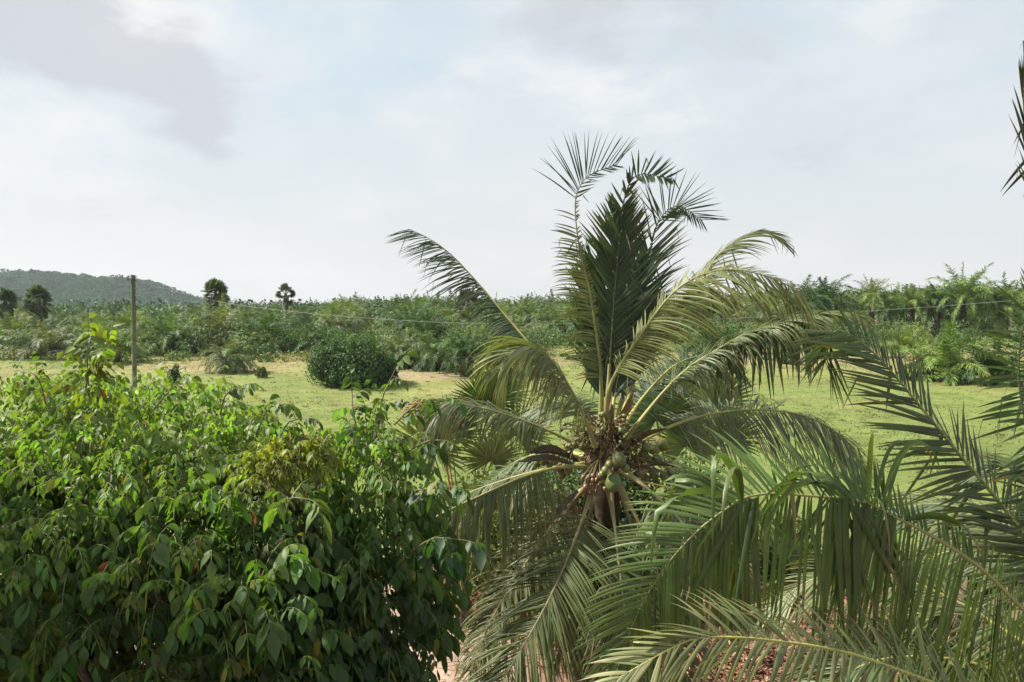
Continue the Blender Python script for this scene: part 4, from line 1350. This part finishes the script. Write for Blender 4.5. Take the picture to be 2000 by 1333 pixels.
# ------------------------------------------------------------------ young fan palms and shrubs behind the coconut palm
def young_fan_palm(base, leaves, label, dead=()):
    base = np.asarray(base, float)
    t = thing('young_fan_palm', base, label, 'fan palm')
    g = Geo()
    tube(g, [base + (0, 0, -.1), base + (0, 0, .3), base + (0, 0, .6)], [.16, .15, .08], np.array((.09, .07, .05)), k=9)
    g.obj('trunk', MAT['bark'], t)
    b = base + np.array((0, 0, .5))
    for (hx, hy, hY, r, nrm, col, spread) in leaves:
        g, gs = Geo(), Geo()
        fan_leaf(g, gs, b, P(hx, hy, hY), nrm, r, col, nseg=44, spread=spread, droopv=.06)
        lf = g.obj('fan_leaf', MAT['palm'], t, origin=b)
        gs.obj('stalk', MAT['rib'], lf, origin=b)
    for (hx, hy, hY, r, nrm) in dead:
        g, gs = Geo(), Geo()
        fan_leaf(g, gs, b, P(hx, hy, hY), nrm, r, (.19, .095, .05), nseg=22, spread=75, droopv=1.5, wscale=1.6)
        lf = g.obj('fan_leaf', MAT['dry'], t, origin=b)
        lf['label'] = 'dry brown fan leaf hanging straight down'
        gs.obj('stalk', MAT['rib'], lf, origin=b)


q0 = P(905, 1010, 13.0)
q0[2] = terrain(q0[0], q0[1])
young_fan_palm(q0, [
    (948, 790, 13.0, .66, (.1, -1, .5), (.050, .085, .020), 250),
    (985, 770, 13.3, .55, (-.3, -1, .4), (.040, .070, .020), 240),
    (845, 880, 12.6, .80, (-.3, -.8, .6), (.115, .150, .040), 270),
    (880, 850, 13.4, .70, (.2, -.9, .5), (.060, .090, .030), 260),
    (1010, 850, 13.2, .7, (.4, -.8, .5), (.085, .115, .045), 260),
    (960, 900, 12.5, .6, (.1, -.7, .8), (.075, .105, .030), 260)],
    'young fan palm left of the coconut crown with a dry brown leaf hanging down',
    [(855, 835, 12.6, .85, (-.5, -.8, .1)), (868, 850, 12.8, .7, (-.3, -.8, .1))])
q1 = P(1330, 1000, 13.0)
q1[2] = terrain(q1[0], q1[1])
young_fan_palm(q1, [
    (1282, 820, 12.4, .92, (-.1, -1, .35), (.062, .105, .050), 280),
    (1395, 790, 13.2, .85, (.3, -.9, .5), (.110, .145, .065), 270),
    (1340, 870, 12.6, .70, (.1, -.8, .7), (.085, .120, .050), 270),
    (1420, 860, 12.8, .70, (.3, -.8, .7), (.085, .125, .050), 260),
    (1360, 760, 13.8, .7, (0, -1, .4), (.100, .135, .060), 250)],
    'young fan palm with wide blue green fans right behind the coconut crown')


def shrub_behind(px, Y, w, top, col, label, n, size, base_z=None):
    p = P(px, 900, Y)
    p[2] = terrain(p[0], p[1])
    bush(px, 0, w, top, col, label, n, size, name='shrub', cat='shrub', lobes=6, Y=Y)


shrub_behind(985, 14.2, 400, 840, (.085, .115, .026), 'yellow green shrub between the left fan palm and the coconut crown', 5200, .055)
shrub_behind(1370, 14.5, 260, 850, (.075, .115, .036), 'light leafy shrub right of the coconut crown behind the fan palm', 4600, .05)
shrub_behind(1185, 15.6, 420, 850, (.050, .082, .026), 'dark green shrub directly behind the coconut crown and its trunk', 6000, .06)
shrub_behind(1130, 13.0, 300, 1010, (.060, .080, .026), 'low scrubby shrub behind the coconut trunk', 3600, .05)
shrub_behind(1560, 15.0, 220, 1010, (.080, .120, .035), 'low light shrub seen between the right hand fronds', 3000, .05)


# ------------------------------------------------------------------ the leafy trees in the foreground at left
def sprays(g, gw, p, d, Ls, pairs, leaf, col, droop=.9, hang=.9, wl=.46):
    """pinnate leaves: p (N,3) start, d (N,3) direction, each with hanging ovate leaflets"""
    N = len(p)
    S = pairs + 1
    pts = [p]
    dd = unit(d)
    dirs = [dd]
    for s in range(S):
        dd = unit(dd + np.array((0, 0, -1.0)) * droop * .28 * (s + .5) / S * 2)
        pts.append(pts[-1] + dd * (Ls / S)[:, None])
        dirs.append(dd)
    pts = np.stack(pts, 1)
    dirs = np.stack(dirs, 1)
    # rachis as thin ribbons
    side = unit(np.cross(dirs, np.array((0, 0, 1.0))) + 1e-4)
    rw = np.linspace(.0035, .0015, S + 1)[None, :, None] * np.ones((N, 1, 1))
    strips(gw, pts, side * rw, np.zeros_like(pts) + np.array((0, 0, .0015)), np.tile(np.array((.13, .12, .05)), (N, 1)))
    leaf = leaf * np.exp(rng.normal(0, .20, N))
    # leaflets
    lp, ld, lt, lc, ll = [], [], [], [], []
    for s in range(1, S + 1):
        for sg in ((1, -1) if s < S else (0,)):
            q = pts[:, s] + side[:, s] * sg * .004
            dv = side[:, s] * sg * 1.0 + dirs[:, s] * (.55 if sg else 1.2) + np.array((0, 0, -1.0)) * hang * rng.uniform(.5, 1.3, (N, 1)) + rng.normal(0, .16, (N, 3))
            lp.append(q)
            ld.append(unit(dv))
            lt.append(dirs[:, s])
            ll.append(leaf * rng.uniform(.62, 1.15, N) * (.75 + .35 * s / S))
            cl_ = col * rng.uniform(.80, 1.22, (N, 1))
            ag = rng.random(N)
            cl_[ag < .035] = np.array((.17, .17, .035))
            cl_[ag < .003] = np.array((.24, .085, .03))
            lc.append(cl_)
    lp, ld, lt, lc, ll = (np.concatenate(a) for a in (lp, ld, lt, lc, ll))
    keep = rng.random(len(lp)) > .08
    lp, ld, lt, lc, ll = lp[keep], ld[keep], lt[keep], lc[keep], ll[keep]
    n = len(lp)
    K = 6
    pp = [lp]
    d_ = ld
    for k in range(1, K):
        d_ = unit(d_ + np.array((0, 0, -1.0)) * .09 * k)
        pp.append(pp[-1] + d_ * (ll / (K - 1))[:, None])
    pp = np.stack(pp, 1)
    DD = unit(np.gradient(pp, axis=1))
    tv = lt + rng.normal(0, .3, (n, 3))
    W = unit(tv[:, None] - np.sum(tv[:, None] * DD, 2, keepdims=True) * DD)
    Nn = np.cross(DD, W)
    Nn = Nn * np.where(Nn[..., 2:] < 0, -1, 1)
    prof = np.array((.10, .72, 1.0, .92, .55, .03))
    hw = (ll * wl * .5)[:, None] * prof[None]
    strips(g, pp, W * hw[..., None], -Nn * (hw * .28)[..., None], lc)


def leafy_tree(name, base, lobes, n, label, cat, col, leaf, pairs=5, shoots=(), group=None, hang=.9, inner=.35, wl=.46, Ls=(.22, .40), accents=0, zlight=None, limb=.05):
    """a shrubby tree: lobes are (centre, radii) in metres; leaves sit on and just inside their surfaces"""
    base = np.asarray(base, float)
    t = thing(name, base, label, cat, group)
    g, gw, gb = Geo(), Geo(), Geo()
    area = np.array([r[0] * r[1] + r[1] * r[2] + r[0] * r[2] for _, r in lobes])
    cnt = (area / area.sum() * n).astype(int)
    allp, alld, allc = [], [], []
    for li, ((cen, rad), m) in enumerate(zip(lobes, cnt)):
        cen, rad = np.asarray(cen, float), np.asarray(rad, float)
        d = unit(rng.normal(0, 1, (m, 3)))
        d[:, 2] = np.where(d[:, 2] < -.55, -d[:, 2], d[:, 2])
        kn = unit(rng.normal(0, 1, (16, 3)))
        near = np.max(d @ kn.T, 1)
        which = np.argmax(d @ kn.T, 1)
        tone = rng.uniform(.72, 1.3, 16)
        shell = rng.random(m)
        rr = np.where(shell < inner, rng.uniform(.45, .85, m), rng.uniform(.86, 1.02, m)) * (.70 + .34 * near)
        p = cen + d * rad * rr[:, None]
        ok = np.ones(m, bool)
        for lj, (c2, r2) in enumerate(lobes):
            if lj != li:
                ok &= np.linalg.norm((p - np.asarray(c2)) / np.asarray(r2), axis=1) > .62
        p, d, rr, which = p[ok], d[ok], rr[ok], which[ok]
        dirn = unit(d * np.array((1, 1, .6)) + np.array((0, 0, .35)) + rng.normal(0, .45, p.shape))
        c = jitter_col(col, len(p), .16, .07) * tone[which][:, None]
        allp.append(p)
        alld.append(dirn)
        allc.append(c)
        # limbs from the stem to the lobe and twigs out to the surface
        e = cen
        pts, _ = curve([base, base * .5 + e * .5 + np.array((rng.normal(0, .1), rng.normal(0, .1), -.1)), e], 14)
        tube(gb, pts, np.linspace(limb, limb * .44, 14), np.array((.10, .08, .06)), k=7)
        for i in range(int(len(p) / 22)):
            q = p[rng.integers(len(p))]
            s0 = pts[rng.integers(6, 14)]
            mid = (s0 + q) / 2 + rng.normal(0, .06, 3) + np.array((0, 0, -.06))
            tp, _ = curve([s0, mid, q], 8)
            tube(gb, tp, np.linspace(.011, .003, 8), np.array((.12, .095, .07)) * rng.uniform(.6, 1.4), k=4)
    p, d, c = np.concatenate(allp), np.concatenate(alld), np.concatenate(allc)
    if accents:                                     # a few ageing leaves
        i = rng.choice(len(p), accents, replace=False)
        c[i] = np.array((.16, .17, .03)) * rng.uniform(.8, 1.2, (accents, 1))
    size = np.full(len(p), leaf)
    if zlight is not None:                          # leaves smaller at the top, their colour brightened as if sunlit
        u = sstep(zlight[0], zlight[1], p[:, 2])
        size = leaf * (1.18 - .50 * u)
        c = c * (1 + u[:, None] * np.array((1.25, .85, .45)))
    sprays(g, gw, p, d, rng.uniform(*Ls, len(p)), pairs, size, c, hang=hang, wl=wl)
    for (a, b, k, cc, lf, dr) in shoots:            # long shoots that stand out of the outline
        a, b = np.asarray(a, float), np.asarray(b, float)
        m = (a + b) / 2 + np.array((0, 0, .05)) + rng.normal(0, .02, 3)
        tp, _ = curve([a, m, b], k + 2)
        tube(gb, tp, np.linspace(.008, .003, k + 2), np.array((.14, .12, .06)), k=5)
        sp = tp[1:-1]
        T = unit(np.gradient(tp, axis=0))[1:-1]
        rd = unit(rng.normal(0, 1, sp.shape) * np.array((1, 1, .4)) + T * .8)
        sprays(g, gw, sp, rd, rng.uniform(.10, .20, len(sp)) * lf / .1, 2, lf, jitter_col(cc, len(sp), .12), droop=dr, hang=.6)
        sprays(g, gw, tp[-1:], T[-1:], np.array((.16,)) * lf / .1, 3, lf, jitter_col(cc, 1, .1), droop=dr, hang=.5)
    g.obj('foliage', MAT['shrub'], t, smooth=True)
    gw.obj('leaf_stalks', MAT['rib'], t)
    gb.obj('branchwork', MAT['wood'], t)
    print(label, len(p), 'sprays')
    return t


GREENL = (.060, .114, .032)


def at(px, py, Y):
    return P(px, py, Y)


sh = [(at(175, 790, 6.0), at(172, 664, 6.0), 11, (.150, .200, .034), .105, .4),
      (at(190, 790, 6.0), at(208, 676, 6.0), 10, (.150, .200, .034), .10, .4),
      (at(165, 780, 6.0), at(188, 700, 5.9), 8, (.130, .180, .034), .10, .4),
      (at(430, 810, 6.0), at(470, 755, 5.9), 5, (.075, .125, .030), .085, .6),
      (at(500, 850, 5.9), at(548, 790, 5.8), 6, (.080, .135, .030), .085, .6),
      (at(540, 870, 5.8), at(592, 818, 5.7), 5, (.080, .130, .030), .08, .7),
      (at(90, 790, 6.1), at(60, 728, 6.1), 5, (.090, .140, .030), .085, .6),
      (at(300, 800, 6.2), at(350, 748, 6.2), 5, (.075, .120, .030), .085, .6),
      (at(560, 1000, 5.0), at(600, 975, 4.6), 5, (.085, .150, .028), .12, .9),
      (at(390, 1080, 4.7), at(365, 1065, 4.3), 3, (.105, .155, .030), .11, 1.0)]
X0 = lambda px, Y: (px - CX) / F * Y
leafy_tree('leafy_tree', (-2.6, 6.6, 0.0), [
    ((-4.6, 7.0, 4.16), (1.2, 1.0, .58)), ((-3.4, 7.0, 4.18), (1.1, 1.0, .56)), ((-2.55, 6.7, 3.90), (.80, .8, .52)), ((-2.08, 6.3, 3.55), (.50, .7, .52)),
    ((-4.5, 6.0, 4.02), (1.1, .8, .48)), ((-3.3, 5.9, 4.00), (1.0, .8, .48)), ((-2.4, 5.8, 3.74), (.75, .75, .48)), ((-1.9, 5.6, 3.45), (.50, .6, .48)),
    ((-4.2, 5.3, 3.84), (.45, .45, .26)), ((-3.2, 5.2, 3.80), (.40, .45, .24)), ((-2.4, 5.1, 3.62), (.35, .4, .22)), ((-3.75, 4.9, 3.45), (.28, .35, .18)), ((-2.9, 4.9, 3.38), (.26, .3, .16)), ((-1.75, 5.0, 3.55), (.30, .35, .20)),
    ((-3.5, 4.7, 3.05), (.22, .3, .14)), ((-2.2, 4.8, 3.10), (.30, .3, .18)), ((-1.6, 5.0, 3.0), (.34, .35, .24)), ((-2.9, 4.7, 2.75), (.3, .3, .16)),
    ((-6.3, 6.3, 3.9), (1.1, 1.4, 1.0)), ((-5.6, 5.4, 3.4), (.7, .9, .9)),  # tree continued out of view, added to block sun from the left
    ((-6.2, 4.7, 5.2), (1.2, 1.0, 1.1)), ((-6.6, 4.6, 6.6), (1.4, 1.0, 1.1)), ((-6.4, 4.5, 8.0), (1.3, 1.0, 1.1)), ((-6.9, 4.4, 9.2), (1.1, .9, .9)), ((-7.2, 5.2, 5.6), (1.2, .9, 1.2)),  # tall unseen lobes, added to shade the lower front foliage
    ((-4.1, 6.2, 3.0), (1.2, .5, .8)), ((-2.6, 6.1, 2.9), (1.1, .5, .8)), ((-3.2, 6.4, 2.0), (2.2, .5, 1.1)), ((-1.9, 6.0, 2.4), (.7, .5, .9))],
    11500, 'broad leafy tree filling the lower left, pale shoot standing above its top', 'tree', GREENL, .105, shoots=sh, accents=70, zlight=(3.3, 4.7))

sh = [(at(735, 850, 6.2), at(772, 722, 6.2), 9, (.065, .115, .028), .095, .6),
      (at(700, 850, 6.1), at(688, 768, 6.1), 4, (.055, .105, .028), .10, .7),
      (at(770, 830, 6.0), at(862, 778, 5.8), 7, (.040, .085, .026), .11, .8),
      (at(800, 880, 6.0), at(860, 860, 5.8), 4, (.045, .090, .026), .11, .9),
      (at(800, 960, 5.8), at(880, 950, 5.5), 6, (.040, .085, .028), .11, .9),
      (at(800, 1080, 5.6), at(905, 1055, 5.3), 7, (.034, .080, .030), .11, .9)]
leafy_tree('leafy_tree', (-.95, 6.3, 0.0), [
    ((-1.18, 6.3, 3.66), (.42, .6, .85)), ((-1.12, 6.1, 3.15), (.46, .7, .85)), ((-1.45, 6.0, 2.9), (.50, .8, .9)),
    ((-1.3, 5.7, 2.5), (.36, .65, .75)), ((-1.6, 5.5, 2.2), (.56, .8, .9)), ((-1.5, 5.9, 1.4), (.5, .8, .9))],
    2300, 'darker upright tree beside the coconut palm, leafy twigs poking out to its right', 'tree', (.054, .106, .033), .105, shoots=sh, accents=14, zlight=(3.2, 4.7))

leafy_tree('creeper', at(585, 1000, 5.9), [
    (at(555, 915, 5.6), (.15, .2, .14)), (at(580, 895, 5.75), (.12, .2, .09)), (at(520, 925, 5.5), (.12, .16, .12)), (at(600, 905, 5.7), (.12, .2, .14))],
    420, 'yellow green creeper with tiny leaves draped in the gap between the two leafy trees', 'creeper', (.200, .235, .038), .045, pairs=4, Ls=(.10, .20), inner=.2, limb=.010)


# ------------------------------------------------------------------ dry litter on the yard
def build_litter():
    g = Geo()
    spots = [((940, 1130), 1.3, 1.0, 1500), ((1000, 1180), 1.2, 1.0, 900), ((1590, 1180), 1.4, 1.2, 1600), ((1340, 1290), 1.6, 1.2, 1600),
             ((1700, 1260), 1.5, 1.2, 1300), ((1500, 1290), 1.6, 1.2, 1300), ((1180, 1200), 2.2, 1.6, 2200), ((1250, 1060), 2.5, 1.5, 1200), ((1850, 1300), 2.0, 1.5, 2000), ((1420, 1200), 2.2, 1.6, 1800), ((880, 1260), 3.0, 2.0, 260), ((700, 1280), 3, 2, 260)]
    for (q, rx, ry, n) in spots:
        p = on_ground(*q)
        d = rng.normal(0, .5, (n, 2)) * np.array((rx, ry))
        x, y = p[0] + d[:, 0], p[1] + d[:, 1]
        pile = .28 * np.exp(-(d[:, 0] / rx) ** 2 * 2 - (d[:, 1] / ry) ** 2 * 2) * (1 if n > 500 else .05)
        z = terrain(x, y) + rng.random(n) * pile + .01
        a = rng.uniform(0, 6.28, n)
        D = unit(np.stack([np.cos(a), np.sin(a), rng.normal(0, .35, n)], 1))
        ln = rng.uniform(.10, .42, n)
        K = 5
        s = np.linspace(-.5, .5, K)
        bow = rng.uniform(.0, .30, n)
        pts = np.stack([x, y, z], 1)[:, None] + D[:, None] * (s[None, :, None] * ln[:, None, None])
        pts[..., 2] += bow[:, None] * ln[:, None] * (.25 - s[None] ** 2) * 2
        W = unit(np.cross(D, np.array((0, 0, 1.0))) + rng.normal(0, .4, (n, 3)))
        hw = rng.uniform(.006, .022, n)
        half = W[:, None] * (hw[:, None] * np.array((.4, 1, 1, .8, .1))[None])[..., None]
        c = np.array(((.20, .095, .055), (.26, .13, .08), (.15, .075, .045), (.30, .20, .13)))[rng.choice(4, n, p=(.4, .28, .22, .1))] * rng.uniform(.7, 1.3, (n, 1))
        strips(g, pts, half, np.zeros_like(pts) + np.array((0, 0, .004)), c)
    setting(g.obj('leaf_litter', MAT['dry'], smooth=False), 'stuff')


build_litter()


# ------------------------------------------------------------------ air
def build_haze():
    g = Geo()
    x0, x1, y0, y1, z0, z1 = -1520, 1520, -60, 1520, -1.4, 75
    v = [(x, y, z) for z in (z0, z1) for (x, y) in ((x0, y0), (x1, y0), (x1, y1), (x0, y1))]
    q = [(3, 2, 1, 0), (4, 5, 6, 7), (0, 1, 5, 4), (1, 2, 6, 5), (2, 3, 7, 6), (3, 0, 4, 7)]
    m = bpy.data.materials.new('humid_air')
    m.use_nodes = True
    nt = m.node_tree
    nt.nodes.remove(nt.nodes['Principled BSDF'])
    pv = nt.nodes.new('ShaderNodeVolumePrincipled')
    pv.inputs['Color'].default_value = (.86, .93, 1.0, 1)
    pv.inputs['Density'].default_value = .00015
    pv.inputs['Anisotropy'].default_value = .2
    nt.links.new(pv.outputs[0], nt.nodes['Material Output'].inputs['Volume'])
    g.add(v, q, np.array((1, 1, 1)))
    o = g.obj('haze', m, smooth=False)
    setting(o, 'stuff')


build_haze()
